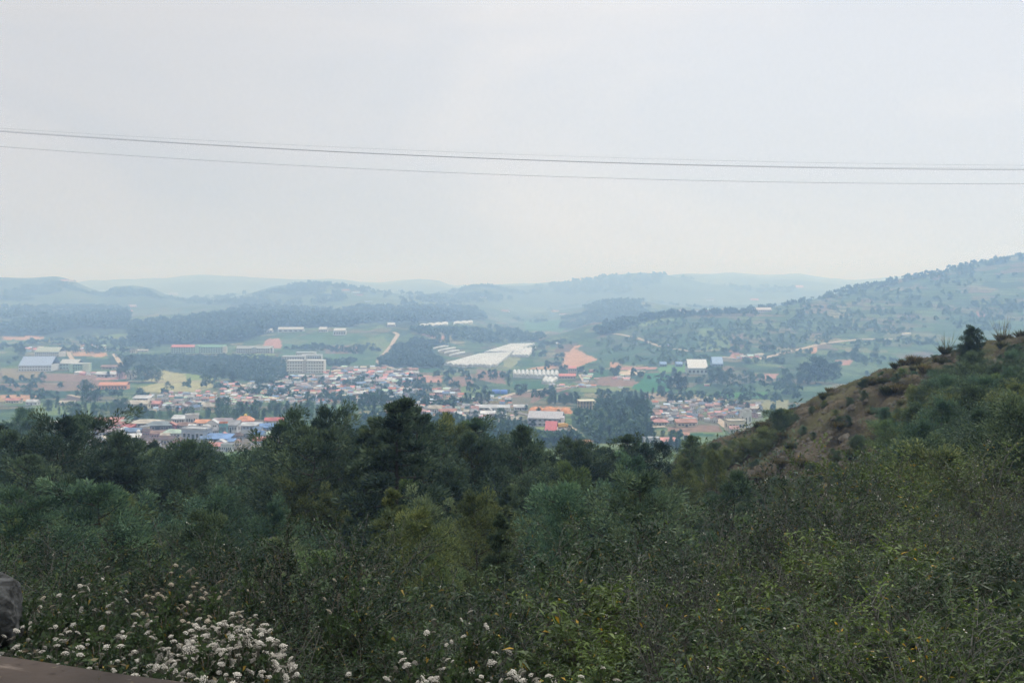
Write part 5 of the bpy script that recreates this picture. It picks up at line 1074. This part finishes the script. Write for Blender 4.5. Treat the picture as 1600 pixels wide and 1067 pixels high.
# ------------------------------------------------------------------ shrubs of the bank in front
def shrub_mesh(seed, H=1.8, Rr=1.0, stems=24, br=11, lv=12, leaf=(.075, .024), droop=.25, bl=.38, cluster=.35, twigr=.0035, upr=.9):
    q = np.random.default_rng(seed); tbm = MB(); RP, RD, tone0 = [], [], []
    for s in range(stems):
        az = s * 2.399 + q.normal(0, .3); lean = q.uniform(.05, 1) ** .7; L_ = H * q.uniform(.7, 1.1)
        d = np.array([math.cos(az) * lean, math.sin(az) * lean, 1.0]); end = np.array([math.cos(az) * Rr * lean, math.sin(az) * Rr * lean, L_ * (1 - .38 * lean ** 2)])
        m1 = end * np.array([.30, .30, .5]) + q.normal(0, .05, 3); m2 = end * np.array([.66, .66, .85]) + q.normal(0, .05, 3); b0 = q.normal(0, .08, 3) * [1, 1, 0]
        pts = np.array([b0, m1, m2, end]); tbm.tube(pts, [.008, .006, .004, .0015], 3, cap=False)
        tn = q.normal(0, .19)
        for b in range(br):
            f = q.uniform(.18, 1.0); p = np.array([np.interp(f, [0, .38, .72, 1], pts[:, j]) for j in range(3)])
            a2 = q.uniform(0, 6.28); dd = np.array([math.cos(a2), math.sin(a2), q.uniform(-.1, 1.2) * upr]); dd += .6 * end / np.linalg.norm(end); dd /= np.linalg.norm(dd)
            ln = bl * q.uniform(.5, 1.3) * (1.25 - .5 * f); e_ = p + dd * ln + [0, 0, -.12 * ln]; mm = (p + e_) / 2 + [0, 0, .07 * ln]
            tbm.tube([p, mm, e_], [twigr, twigr * .8, twigr * .4], 3, cap=False)
            t_ = (np.arange(lv) + q.uniform(0, 1, lv)) / lv * .92 + .12
            P = p[None] * (1 - t_[:, None]) + e_[None] * t_[:, None] + (np.sin(np.pi * np.clip(t_, 0, 1)) * .07 * ln)[:, None] * [0, 0, 1]
            side = unit(q.normal(size=(lv, 3))); RP.append(P); RD.append(unit(dd[None] * .7 + side + [0, 0, -droop * .5 + .2])); tone0.append(np.full(lv, tn) + q.normal(0, .08))
    P = np.concatenate(RP); D = np.concatenate(RD); n = len(P); V, Fq = leaves(P, D, leaf[0], leaf[1], q, droop)
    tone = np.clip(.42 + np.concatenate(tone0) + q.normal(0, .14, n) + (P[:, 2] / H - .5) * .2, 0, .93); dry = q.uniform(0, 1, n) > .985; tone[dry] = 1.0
    return tbm, V, Fq, tone
def make_shrub(name, seed, mat=None, twig=None, blossom=0, **k):
    tbm, V, Fq, tone = shrub_mesh(seed, **k); root = empty(name)
    obj('stems', tbm.mesh('stems', twig or twig_mat), root); obj('foliage', mesh_np('foliage', V, Fq, mat=mat or shrub_leaf, fattr={'leaf': tone}), root)
    if blossom:
        q = np.random.default_rng(seed + 1); i = q.integers(0, len(V) // 4, blossom * 3); i = i[V[i * 4, 2] > k.get('H', 1.8) * .6][:blossom]; BV, BF = [], []
        for j in i:
            c = V[j * 4 + 2] + [0, 0, .01]
            for s in range(q.integers(2, 6)): v, f = leaves(c[None] + q.normal(0, .012, (1, 3)), q.normal(size=(1, 3)) + [[0, 0, .8]], .016, .013, q); BF.append(f + len(BV) * 4); BV.append(v)
        obj('blossoms', mesh_np('blossoms', np.concatenate(BV), np.concatenate(BF), mat=blossom_m), root)
    return root
blossom_m = material('blossom', (.45, .43, .38), .8, .1); gstem = material('grey_twig', (.15, .145, .13), .9, .1, noise=(8, .4))
SH = {
 'leafy': Kind([make_shrub('leafy_shrub', 500 + i, H=1.9, Rr=1.15, stems=26, br=12, lv=13, leaf=(.10, .026), droop=.42, blossom=8) for i in range(3)]),
 'fine': Kind([make_shrub('dense_shrub', 520 + i, H=1.9, Rr=1.1, stems=30, br=16, lv=18, leaf=(.05, .013), droop=.1, bl=.40, upr=1.4) for i in range(3)]),
 'twiggy': Kind([make_shrub('twiggy_shrub', 540 + i, H=2.1, Rr=1.2, stems=34, br=16, lv=14, leaf=(.042, .015), droop=.1, bl=.38, twig=gstem, twigr=.0026, blossom=22) for i in range(3)]),
}
SH['bare'] = Kind([make_shrub('bare_weed', 560 + i, H=1.5, Rr=.55, stems=8, br=9, lv=3, leaf=(.05, .014), droop=.2, bl=.34, twig=gstem, twigr=.0022, upr=1.5, blossom=4) for i in range(3)])
SN = {'leafy': 'long-leaved shrub', 'fine': 'fine-leaved shrub', 'twiggy': 'twiggy shrub'}
STINT = {'green': (.82, .92, .85), 'yellowish': (1.5, 1.5, .8), 'dull': (.66, .78, .76), 'dusty': (1.05, 1.0, .85), 'dark': (.48, .6, .6)}
gq = np.random.default_rng(64)
def zplace(px): return 'far left' if px < 200 else 'left' if px < 480 else 'left of centre' if px < 720 else 'centre' if px < 920 else 'right of centre' if px < 1160 else 'right' if px < 1400 else 'far right'
RW = [(3.9, .80, .62), (4.7, .9, .72), (5.7, 1.0, .82), (6.9, 1.1, .9), (8.4, 1.2, 1.0), (10.2, 1.35, 1.08), (12.4, 1.6, 1.2), (15.0, 1.8, 1.35), (18.0, 2.1, 1.5), (21.5, 2.5, 1.6), (26., 2.9, 1.7)]
FL = [ # column, row of the top, distance, heads, radius, height, tint, label
 (372, 936, 6.3, 100, .30, .62, 1.0, 'densest white flowering mound left of centre at the bottom'), (352, 948, 6.0, 100, .26, .5, 1.0, 'white flowering bush crowding the front of the densest mound'), (392, 955, 5.9, 90, .24, .5, 1.0, 'white flowering bush at the right shoulder of the densest mound'), (330, 950, 6.5, 80, .3, .5, 1.0, 'white flowering bush behind the left shoulder of the densest mound'), (300, 962, 5.8, 90, .30, .55, 1.0, 'white flowering bush on the left flank of the densest mound'), (412, 985, 5.6, 60, .22, .5, 1.0, 'white flowering bush spilling down the right side of the densest mound'),
 (245, 1010, 5.1, 45, .22, .4, .95, 'low white flowering bush just above the wall end'), (128, 948, 6.6, 46, .36, .55, .95, 'loosely flowering white bush right of the grey boulder'), (50, 958, 6.4, 26, .28, .45, .9, 'sparse white flowering bush in front of the grey boulder'), (95, 995, 5.5, 30, .3, .4, .9, 'low white flowering bush above the brown wall at far left'), (20, 985, 5.6, 16, .22, .4, .9, 'white flowering bush cut by the left edge under the boulder'),
 (60, 925, 7.2, 20, .3, .5, .9, 'white sprigs rising beside the grey boulder'), (108, 900, 8.0, 18, .35, .6, .9, 'white sprigs between the boulder and the higher left sprigs'), (322, 890, 8.2, 36, .34, .7, .8, 'loose creamy white bush behind the densest mound at its left'), (640, 1010, 5.5, 18, .24, .45, 1., 'white flower bush left of bottom centre'), (282, 872, 8.8, 70, .40, .8, .66, 'faded cream flowering bush standing tall behind the densest mound'), (240, 905, 8.0, 16, .3, .6, .8, 'half-faded flowering bush left of the tall faded one'), (155, 862, 9.4, 26, .34, .7, .95, 'white flowering sprigs higher up right of the boulder'), (180, 930, 7.4, 16, .34, .6, .95, 'scattered white heads between the boulder and the mound'), (375, 865, 9.6, 12, .3, .7, .7, 'few faded heads behind the densest mound, higher up'),
 (215, 960, 6.4, 22, .25, .5, .95, 'white flowering bush between the loose bush and the mound'), (480, 1032, 5.3, 9, .2, .35, 1., 'small white flower group right of the mound at the bottom'), (568, 1028, 5.3, 8, .2, .35, 1., 'few white heads near the bottom edge left of centre'), (668, 955, 6.8, 18, .22, .5, 1., 'white flower sprig left of the tall white pair in the centre'), (742, 938, 7.2, 14, .2, .6, 1., 'highest white flower group in the centre foreground'), (700, 1000, 5.7, 32, .26, .5, 1., 'white flowering bush at bottom centre'),
 (790, 1000, 5.4, 34, .24, .5, 1., 'fullest white flowering bush right of bottom centre'), (848, 1018, 5.2, 22, .2, .45, 1., 'white flowering bush at the bottom right of the fullest one'), (924, 1010, 5.5, 14, .2, .45, 1., 'white flower tufts on thin stalks right of the centre bushes'), (965, 1045, 4.9, 10, .2, .3, 1., 'lowest white tufts right of centre at the bottom edge'), (1120, 1058, 4.8, 7, .16, .3, 1., 'single white flower group at the bottom edge under the yellowish shrubs'),
 (430, 1040, 5.0, 16, .2, .35, 1., 'white flowers at the bottom edge below the mound'), (330, 1030, 5.0, 30, .28, .35, 1., 'low white flowers between the wall end and the mound'), (40, 905, 7.6, 8, .25, .5, .8, 'few pale heads on top of the boulder side'), (545, 880, 9.0, 8, .3, .6, .6, 'thin faded flower sprigs left of the olive cone'),
]
CAPY = [3.9, 5.7, 8.4, 12.4, 18, 26]
CAPL = [1052, 1005, 935, 890, 862, 845]; CAPR = [1010, 950, 880, 815, 778, 752]
def cap_row(px, Y):
    w = min(max((px - 850) / 600, 0), 1); w = w * w * (3 - 2 * w)
    return float(np.interp(Y, CAPY, CAPL)) * (1 - w) + float(np.interp(Y, CAPY, CAPR)) * w
RN = ['nearest rows by the wall', 'nearest rows by the wall', 'lower rows of the bank', 'lower rows of the bank', 'middle rows of the bank', 'middle rows of the bank', 'upper rows of the bank', 'upper rows of the bank', 'rows at the edge of the wood', 'rows at the edge of the wood', 'last rows before the slope']
for r_, (Y, sp, sc) in enumerate(RW):
    x = -(900 / F) * Y + gq.uniform(0, sp)
    while x < (880 / F) * Y:
        px = 800 + x / Y * F
        if r_ >= 9 and px < 1150: x += sp; continue
        yy = Y * gq.uniform(.94, 1.06); pr = [.40, .35, .25] if px < 800 else [.45, .2, .35] if px < 1250 else [.25, .2, .55]
        k = str(gq.choice(['leafy', 'fine', 'twiggy'], p=pr)); tint = str(gq.choice(list(STINT), p=[.30, .32, .14, .14, .10] if px > 820 else [.36, .08, .26, .14, .16]))
        hollow = 690 < px < 800 and 8 < Y < 19
        z = float(height(np.float64(x * yy / Y), np.float64(yy))); cap = cap_row(px, yy) + gq.normal(6, 30) - (30 if k == 'twiggy' else 0)
        for fa in FL:
            if fa[2] > yy - .35 and abs(px - fa[0]) < fa[4] / fa[2] * F + .45 / yy * F: cap = max(cap, fa[1] + (fa[5] + .2) / fa[2] * F * .75)
        H0_ = {'leafy': 1.75, 'fine': 1.7, 'twiggy': 1.95}[k]
        s = ((HY - cap) / F * yy - z) / H0_ * (.6 if hollow else 1)
        if s < .22: x += sp * .6; continue
        s = min(s, 1.7); sw = max(s, min(sc, s * 1.5))
        o = SH[k].place((x * yy / Y, yy, z - .08), gq.uniform(0, 6.28), (sw * 1.05, sw * 1.05, s), None, 'shrub', None, tuple(np.array(STINT[tint]) * gq.uniform(.85, 1.15)), tilt=tuple(gq.normal(0, .07, 2)))
        pool(o, ('' if tint == 'green' else tint + ' ') + ('green ' if tint != 'green' else 'green ') + SN[k], RN[r_] + ', ' + zplace(px), px, 'shrubs covering the bank')
        x += sp * gq.uniform(.75, 1.2)

nb = 0
while nb < 70:
    Y = math.exp(gq.uniform(math.log(5.5), math.log(21))); px = gq.choice([gq.uniform(-20, 1620), gq.uniform(1000, 1620)])
    x = (px - 800) / F * Y; z = float(height(np.float64(x), np.float64(Y))); cap = cap_row(px, Y) - gq.uniform(8, 55)
    if any(fa[2] > Y - .35 and abs(px - fa[0]) < fa[4] / fa[2] * F + 20 for fa in FL): continue
    s = ((HY - cap) / F * Y - z) / 1.5
    if s < .3: continue
    o = SH['bare'].place((x, Y, z - .05), gq.uniform(0, 6.28), (s * .95, s * .95, s), None, 'weed', None, tuple(np.array(STINT[str(gq.choice(list(STINT)))]) * gq.uniform(.85, 1.15)), tilt=tuple(gq.normal(0, .12, 2)))
    pool(o, 'thin bare-stemmed weed', 'poking out, ' + ('lower rows' if Y < 8 else 'middle rows' if Y < 13 else 'upper rows') + ', ' + zplace(px), px, 'bare-stemmed weeds of the bank'); nb += 1

# ---- white flowering bushes
hb = []
for v in range(4):
    q = np.random.default_rng(800 + v); m_ = bmesh_dome = MB()
    for j in range(26):
        a = j * 2.399 + v; r_ = .024 * math.sqrt((j + .3) / 26) * q.uniform(.85, 1.12); x, y = r_ * math.cos(a) * q.uniform(.8, 1.2), r_ * math.sin(a); z = .012 * (1 - (r_ / .024) ** 2) + q.uniform(0, .003); s = q.uniform(.0032, .0052)
        m_.add([(x - s, y, z), (x, y - s, z), (x + s, y, z), (x, y + s, z), (x - s * .7, y - s * .7, z + s * .9), (x + s * .7, y - s * .7, z + s * .9), (x + s * .7, y + s * .7, z + s * .9), (x - s * .7, y + s * .7, z + s * .9)], [(0, 1, 5, 4), (1, 2, 6, 5), (2, 3, 7, 6), (3, 0, 4, 7), (4, 5, 6, 7)])
    nfl = len(m_.P)
    for a in (0.3, 2.4, 4.5): m_.tube([(.012 * math.cos(a), .012 * math.sin(a), .002), (.004 * math.cos(a), .004 * math.sin(a), -.05), (0, 0, -.10)], .0014, 3, cap=False)
    hb.append(m_.mesh('flower_head', None)); hb[-1]['nfl'] = nfl
head_w = material('white_florets', (.66, .64, .57), .85, .1, noise=(60, .3), objcol=1.0)
for m_ in hb:
    m_.materials.append(head_w); m_.materials.append(twig_mat)
    for p in list(m_.polygons)[m_['nfl']:]: p.material_index = 1
FB = Kind([make_shrub('flowering_bush', 600 + i, H=1.0, Rr=.5, stems=26, br=10, lv=11, leaf=(.05, .026), droop=.2, bl=.2) for i in range(3)])
for px, top, Y, n, rad, hh, tn, lb in FL:
    q = np.random.default_rng(int(px * 7 + top)); x = (px - 800) / F * Y; zt = (HY - top) / F * Y; zg = float(height(np.float64(x), np.float64(Y))); Hs = max(zt - zg, .35)
    o = FB.place((x, Y, zg - .05), q.uniform(0, 6.28), (1, 1, 1), lb, 'flowering bush', 'white flowering bushes of the bank', (1.0, 1.05, .9))
    o.rotation_euler = (0, 0, 0); sx = (rad + .12) / .5; o.scale = (sx, sx, Hs / 1.0 * .84)
    for j in range(n):
        a = q.uniform(0, 6.28); r_ = rad * math.sqrt(q.uniform(0, 1)) * 1.05; dx, dy = r_ * math.cos(a), r_ * math.sin(a); fr = 1 - .55 * (r_ / rad) ** 2
        z = Hs * 1.0 - hh * (1 - fr) - abs(q.normal(0, .06)) * (1 + hh) - (hh * .45 * q.uniform(0, 1) ** 2 if dy < 0 else 0)
        h_ = bpy.data.objects.new('flower_head', hb[q.integers(4)]); col.objects.link(h_); h_.parent = o; s = q.uniform(.45, 1.05)
        h_.location = (dx / sx, dy / sx, z / o.scale[2]); h_.scale = (s / sx, s / sx, s * .9 / o.scale[2]); h_.rotation_euler = (q.normal(-.0, .25) + .25, q.normal(0, .25), q.uniform(0, 6))
        t_ = tn * q.uniform(.82, 1.0); t_ = t_ * (.45 if q.uniform() < .14 else 1); h_.color = (t_, t_ * (.97 if tn > .8 else .90), t_ * (.95 if tn > .8 else .78), 1)

# ---- bushes and tufts of the slope to the right
HB = Kind([make_tree('slope_bush', 700 + i, H=2.4, Rc=1.25, limbs=22, clumps=5, per=75, leaf=(.11, .032), shape='wattle', base=.04, clump_r=.30, trunk_r=.04) for i in range(4)])
brown_zone = np.array([(1040, 735), (1060, 700), (1200, 645), (1300, 600), (1400, 560), (1500, 525), (1600, 510), (1600, 560), (1500, 590), (1440, 620), (1400, 655), (1340, 690), (1300, 745), (1240, 790), (1160, 745), (1110, 770)], float)
def sbush(px, Y, hgt, spread, tint, label=None, kd=None, H0=2.4):
    x = (px - 800) / F * Y; z = float(height(np.float64(x), np.float64(Y))); s = hgt / H0
    o = (kd or HB).place((x, Y, z - .1), gq.uniform(0, 6.28), (s * spread, s * spread, s), label, 'bush', None, tuple(np.array(TINTS[tint]) * gq.uniform(.85, 1.15)))
    if not label: pool(o, LOOK[tint] + ' bush', ('top' if Y > 72 else 'upper part' if Y > 56 else 'middle part' if Y > 42 else 'lower part') + ' of the right-hand slope, ' + ('lower end' if px < 1200 else 'left half' if px < 1330 else 'centre' if px < 1460 else 'right end'), px, 'bushes on the right-hand slope')
    else: o['group'] = 'bushes on the right-hand slope'
    return o
crest = Kind([make_tree('crest_bush', 745, H=3.4, Rc=1.05, limbs=34, clumps=4, per=75, leaf=(.13, .07), shape='dome', base=.03, clump_r=.25, trunk_r=.04)])
sbush(1521, 84, 3.0, .95, 'dark', 'tallest dark leafy bush on the skyline of the bare slope', crest, 3.4)
sbush(1508, 84, 1.6, 1.2, 'dark', 'dark bush crouching left below the skyline bush'); sbush(1590, 80, 1.3, 1.2, 'dark', 'dark bush on the crest at the right edge')
sbush(1213, 84, 2.4, 1.1, 'dark', 'dark bush on the lower crest of the bare slope beside the right-hand village'); sbush(1195, 82, 1.8, 1.2, 'olive', 'olive bush just left of the dark one on the lower crest'); sbush(1230, 86, 1.6, 1.2, 'olive', 'olive bush just right of the dark one on the lower crest')
for i_ in range(16):
    px_ = 1058 + i_ * 9.5; Y_ = gq.uniform(80, 90); sbush(px_, Y_, gq.uniform(.8, 1.7), 1.2, 'olive' if i_ % 3 else 'mid')
kk = 0
pts_ = []
while kk < 195:
    px = gq.uniform(1060, 1680); Y = math.exp(gq.uniform(math.log(27), math.log(90))); x = (px - 800) / F * Y; row = HY - float(height(np.float64(x), np.float64(Y))) / Y * F
    inb = inpoly(brown_zone, np.array([px]), np.array([row]))[0]
    if inb and gq.uniform() > .38: continue
    if any(abs(x - a) < 1.2 and abs(Y - b) < 2.2 for a, b in pts_): continue
    if row < 585 and not inb: continue
    if row < 550: continue
    pts_.append((x, Y)); sbush(px, Y, (gq.uniform(.45, 1.0) if inb else (gq.uniform(.7, 1.5) if px < 1380 and Y > 34 else gq.uniform(1.4, 2.7))), gq.uniform(.9, 1.3), str(gq.choice(['dark', 'mid', 'olive', 'teal', 'fresh'], p=[.34, .28, .17, .13, .08]))); kk += 1
# grass tufts
def tuft_mesh(seed, n=260, H=.55, R_=.28, plume=0):
    q = np.random.default_rng(seed); a = q.uniform(0, 6.28, n); r_ = R_ * .4 * np.sqrt(q.uniform(0, 1, n)); P = np.stack([r_ * np.cos(a), r_ * np.sin(a), np.zeros(n)], 1)
    D = np.stack([np.cos(a) * q.uniform(.05, .8, n), np.sin(a) * q.uniform(.05, .8, n), np.ones(n)], 1); V, Fq = leaves(P, D, H, .035, q, .12)
    t_ = np.clip(q.normal(.45, .2, n), 0, .9)
    if plume:
        P2 = np.tile([[0, 0, .1]], (plume, 1)); D2 = unit(q.normal(0, .33, (plume, 3)) * [1, 1, 0] + [0, 0, 1.]); v2, f2 = leaves(P2, D2, H * 2.3, .018, q, .02); V = np.concatenate([V, v2]); Fq = np.concatenate([Fq, f2 + 4 * n]); t_ = np.concatenate([t_, np.full(plume, .8)])
    return mesh_np('grass_tuft', V, Fq, mat=grass_leaf, fattr={'leaf': t_})
def mk(me): o = bpy.data.objects.new('grass_tuft', me); col.objects.link(o); return o
TU = Kind([mk(tuft_mesh(900 + i, plume=(26 if i == 0 else 0))) for i in range(3)])
def tuft(px, Y, s, label=None, w=None, tint=(1, 1, 1)):
    x = (px - 800) / F * Y; z = float(height(np.float64(x), np.float64(Y))); o = TU.place((x, Y, z - .03), gq.uniform(0, 6.28), (s * 1.3, s * 1.3, s), label, 'grass tuft', 'grass tufts on the right-hand slope', tint, w)
    if not label: pool(o, ('dry' if tint[0] > 1.1 else 'green') + ' grass tuft', ('crest' if Y > 84 else 'upper face' if Y > 66 else 'lower face') + ' of the bare slope, ' + ('lower end' if px < 1250 else 'middle' if px < 1420 else 'upper end'), px, 'grass tufts on the right-hand slope')
tuft(1568, 90, 1.9, 'round grass tuft with tall plumes right of the skyline bush', 0, (.7, .66, .6)); tuft(1600, 90, 1.9, 'round grass tuft at the right edge of the skyline', 1, (.5, .5, .45)); tuft(1478, 89, 1.6, 'green-brown grass clump left of the skyline bush', 0, (.6, .62, .5)); tuft(1468, 87, 1.5, 'broad grass clump beside the green-brown one on the crest', 1, (.65, .66, .5)); tuft(1412, 90, 1.4, 'small dark tuft alone on the middle crest', 2, (.5, .5, .4))
for i in range(70):
    px = gq.uniform(1100, 1600); Y = gq.choice([gq.uniform(85, 94), gq.uniform(50, 88), gq.uniform(50, 88)]); d_ = gq.uniform() < .6; tuft(px, Y, gq.uniform(.6, 1.7), None, 1 + i % 2, tuple(np.array((1.15, 1.0, .85) if d_ else (.55, .62, .45)) * gq.uniform(.75, 1.1)))
label_pool()
for K in (sapling,) + tuple(SH.values()): K.drop_unused()

# ---- undergrowth: the leafy and grassy tangle nobody could count
q = np.random.default_rng(333)
def scatter_cover(n, y0, y1, x0, x1, ln, wd, up, zr, tone, name, mat, lab=None, patch=None):
    Y = np.exp(q.uniform(math.log(y0), math.log(y1), n)); px = q.uniform(x0, x1, n); x = (px - 800) / F * Y
    if patch: keep = fbm(x / patch[0], Y / patch[0], 5, 3) > patch[1]; Y, x = Y[keep], x[keep]; n = len(Y)
    z = height(x, Y) + q.uniform(0, 1, n) ** 1.6 * zr; P = np.stack([x, Y, z - .02], 1); D = unit(q.normal(size=(n, 3)) + [0, 0, up]); V, Fq = leaves(P, D, ln * (.5 + .5 * (Y / y1)), wd * (.5 + .5 * (Y / y1)), q, .15)
    t_ = np.clip(q.normal(tone, .2, n) + (fbm(x, Y, 9, 3) - .5) * .8, 0, .93); return V, Fq, t_
V, Fq, t_ = scatter_cover(70000, 3.0, 34, -150, 1750, .16, .045, .7, .55, .4, '', None); tag(obj('undergrowth', mesh_np('undergrowth', V, Fq, mat=shrub_leaf, fattr={'leaf': t_})), kind='stuff')
V, Fq, t_ = scatter_cover(26000, 3.0, 34, -150, 1750, .26, .012, 1.3, .3, .45, '', None); tag(obj('grass', mesh_np('grass', V, Fq, mat=grass_leaf, fattr={'leaf': t_})), kind='stuff')
V, Fq, t_ = scatter_cover(130000, 40, 110, 1020, 1700, .24, .035, 1.1, .1, .3, '', None, patch=(2.4, .40)); tag(obj('dry_grass', mesh_np('dry_grass', V, Fq, mat=dry_leaf, fattr={'leaf': t_})), kind='stuff')
V, Fq, t_ = scatter_cover(30000, 30, 125, -200, 1250, .5, .16, .7, .7, .35, '', None); tag(obj('slope_undergrowth', mesh_np('slope_undergrowth', V, Fq, mat=wattle_leaf, fattr={'leaf': t_})), kind='stuff')
# stones on the bare slope, one sheet of rubble
RV, RF = [], []
for i in range(2600):
    px = q.uniform(1060, 1640); Y = q.uniform(50, 97); x = (px - 800) / F * Y; z = float(height(np.float64(x), np.float64(Y))); s = q.uniform(.05, .22) * (1 + (q.uniform() > .97) * 1.5); b = len(RV) * 6
    v = np.array([(-1, -1, -.3), (1, -1, -.3), (1, 1, -.3), (-1, 1, -.3), (-.4, -.3, .7), (.5, .2, .6)]) * s * q.uniform(.7, 1.3, (6, 3)) + [x, Y, z]; RV.append(v); RF += [(b, b + 1, b + 4), (b + 1, b + 5, b + 4), (b + 1, b + 2, b + 5), (b + 2, b + 3, b + 5), (b + 3, b + 4, b + 5), (b + 3, b, b + 4)]
tag(obj('rubble', mesh_np('rubble', np.concatenate(RV), None, np.array(RF), mat=material('rubble_stone', (.11, .10, .082), .95, .1, noise=(1.5, .5)))), kind='stuff')

# ---- grey boulder at the left edge
rock_m = material('boulder_stone', (.085, .088, .088), .92, .15, noise=(4, .7), bump=1.0)
import bmesh
bm = bmesh.new(); bmesh.ops.create_icosphere(bm, subdivisions=5, radius=1)
for v in bm.verts:
    p = v.co.copy(); n_ = float(fbm(np.array([p.x * 1.3 + p.z + 5]), np.array([p.y * 1.3 - p.z * .7 + 3]), 3, 4)[0]); f = 1 + (n_ - .5) * .5
    p = Vector((max(-.82, min(.80, p.x * 1.1)), p.y, max(-.9, min(.62 + .1 * p.x, p.z)))) * f; n2 = float(fbm(np.array([p.x * 7]), np.array([p.z * 7 + p.y * 5]), 4, 3)[0]); v.co = p * (1 + (n2 - .5) * .07)
me = bpy.data.meshes.new('boulder'); bm.to_mesh(me); bm.free(); me.materials.append(rock_m)
for p in me.polygons: p.use_smooth = True
bo = obj('boulder', me, None, (-3.98, 7.3, -2.46), .3); bo.scale = (.40, .36, .33); tag(bo, 'weathered grey boulder at the left edge among flowering bushes', 'boulder')

# ---- roadside wall in the lower left corner, and the road behind it
wall_s = material('wall_coping', (.055, .040, .032), .75, .25, noise=(2.6, .55), bump=.5)
wn_ = wall_s.node_tree; tcw = wn_.nodes.new('ShaderNodeTexCoord'); mpw = wn_.nodes.new('ShaderNodeMapping'); mpw.inputs['Scale'].default_value = (1.2, 9, 9); mpw.inputs['Rotation'].default_value = (0, 0, .6)
nw = wn_.nodes.new('ShaderNodeTexNoise'); nw.inputs['Scale'].default_value = 2.2; nw.inputs['Detail'].default_value = 8; nw.inputs['Roughness'].default_value = .65; rw = wn_.nodes.new('ShaderNodeValToRGB'); rw.color_ramp.elements[0].position = .60; rw.color_ramp.elements[1].position = .72
mw = wn_.nodes.new('ShaderNodeMix'); mw.data_type = 'RGBA'; mw.inputs[7].default_value = (.20, .16, .13, 1); bw_ = wn_.nodes['Principled BSDF']; src = bw_.inputs['Base Color'].links[0].from_socket
wn_.links.new(tcw.outputs['Object'], mpw.inputs[0]); wn_.links.new(mpw.outputs[0], nw.inputs['Vector']); wn_.links.new(nw.outputs['Fac'], rw.inputs[0]); wn_.links.new(rw.outputs[0], mw.inputs[0]); wn_.links.new(src, mw.inputs[6]); wn_.links.new(mw.outputs[2], bw_.inputs['Base Color'])
m_ = MB(); n_ = 60; L0, L1 = -7.0, 9.0
prof = [(-.22, -3.2), (-.22, -.035), (-.19, -.004), (0, .006), (.19, -.004), (.22, -.035), (.22, -3.2)]
for i in range(n_ + 1):
    t_ = L0 + (L1 - L0) * i / n_; jz = (float(vnoise(np.array([t_ * 3.]), np.array([.5]), 8)[0]) - .5) * .02
    for a, b in prof: m_.V.append((t_, a, b + (jz if b > -1 else 0)))
np_ = len(prof)
for i in range(n_):
    for j in range(np_ - 1): m_.P.append((i * np_ + j, (i + 1) * np_ + j, (i + 1) * np_ + j + 1, i * np_ + j + 1))
wl = m_.build('roadside_wall', wall_s, None, (-.96 + .06, 2.275 - .205, -.90), math.atan2(-.15, .5), smooth=False); tag(wl, 'low brown roadside wall with scratched top in the lower left corner', 'wall')
q = np.random.default_rng(9); n = 260; u_ = q.uniform(-3, 1.5, n); w_ = q.normal(.12, .10, n).clip(-.2, .2); ang = math.atan2(-.15, .5); ox, oy = wl.location.x, wl.location.y
P = np.stack([ox + u_ * math.cos(ang) - w_ * math.sin(ang), oy + u_ * math.sin(ang) + w_ * math.cos(ang), np.full(n, -.90 + .012)], 1); D = q.normal(size=(n, 3)) * [1, 1, .12]
V, Fq = leaves(P, D, .022, .009, q, 0); tag(obj('leaf_litter', mesh_np('leaf_litter', V, Fq, mat=dry_leaf, fattr={'leaf': q.uniform(0, .93, n)})), kind='stuff')
scr = material('scratch_paint', (.36, .30, .25), .8, .2)
tag(MB().box(-10, 10, -9, 1.0, -1.75, -1.7).build('road', road2_m), kind='structure')

# ---- overhead wires
wire_m = material('wire_metal', (.22, .24, .27), .5, .4)
for pts, Y, rad, lb in (([(0, 200.5), (400, 224.5), (800, 240.5), (1200, 253.5), (1600, 258.5)], 30, .0032, 'topmost and faintest of the overhead wires'), ([(0, 206), (400, 231), (800, 249.5), (1200, 261.5), (1600, 265.5)], 28, .0066, 'darkest overhead wire, second from the top'),
                       ([(0, 204.5), (400, 230), (800, 248.8), (1200, 260.5), (1600, 263.2)], 28.6, .0034, 'thin overhead wire running close along the darkest one'), ([(0, 230), (400, 254), (800, 274.5), (1200, 285), (1600, 287)], 27, .0050, 'lowest overhead wire across the sky')):
    pf = np.polyfit([p[0] for p in pts], [p[1] for p in pts], 2); P = [((a - 800) / F * Y, Y, (HY - float(np.polyval(pf, a))) / F * Y) for a in np.arange(-1400, 4001, 60)]
    tag(MB().tube(P, rad, 6).build('overhead_wire', wire_m), lb, 'wire', 'overhead wires')
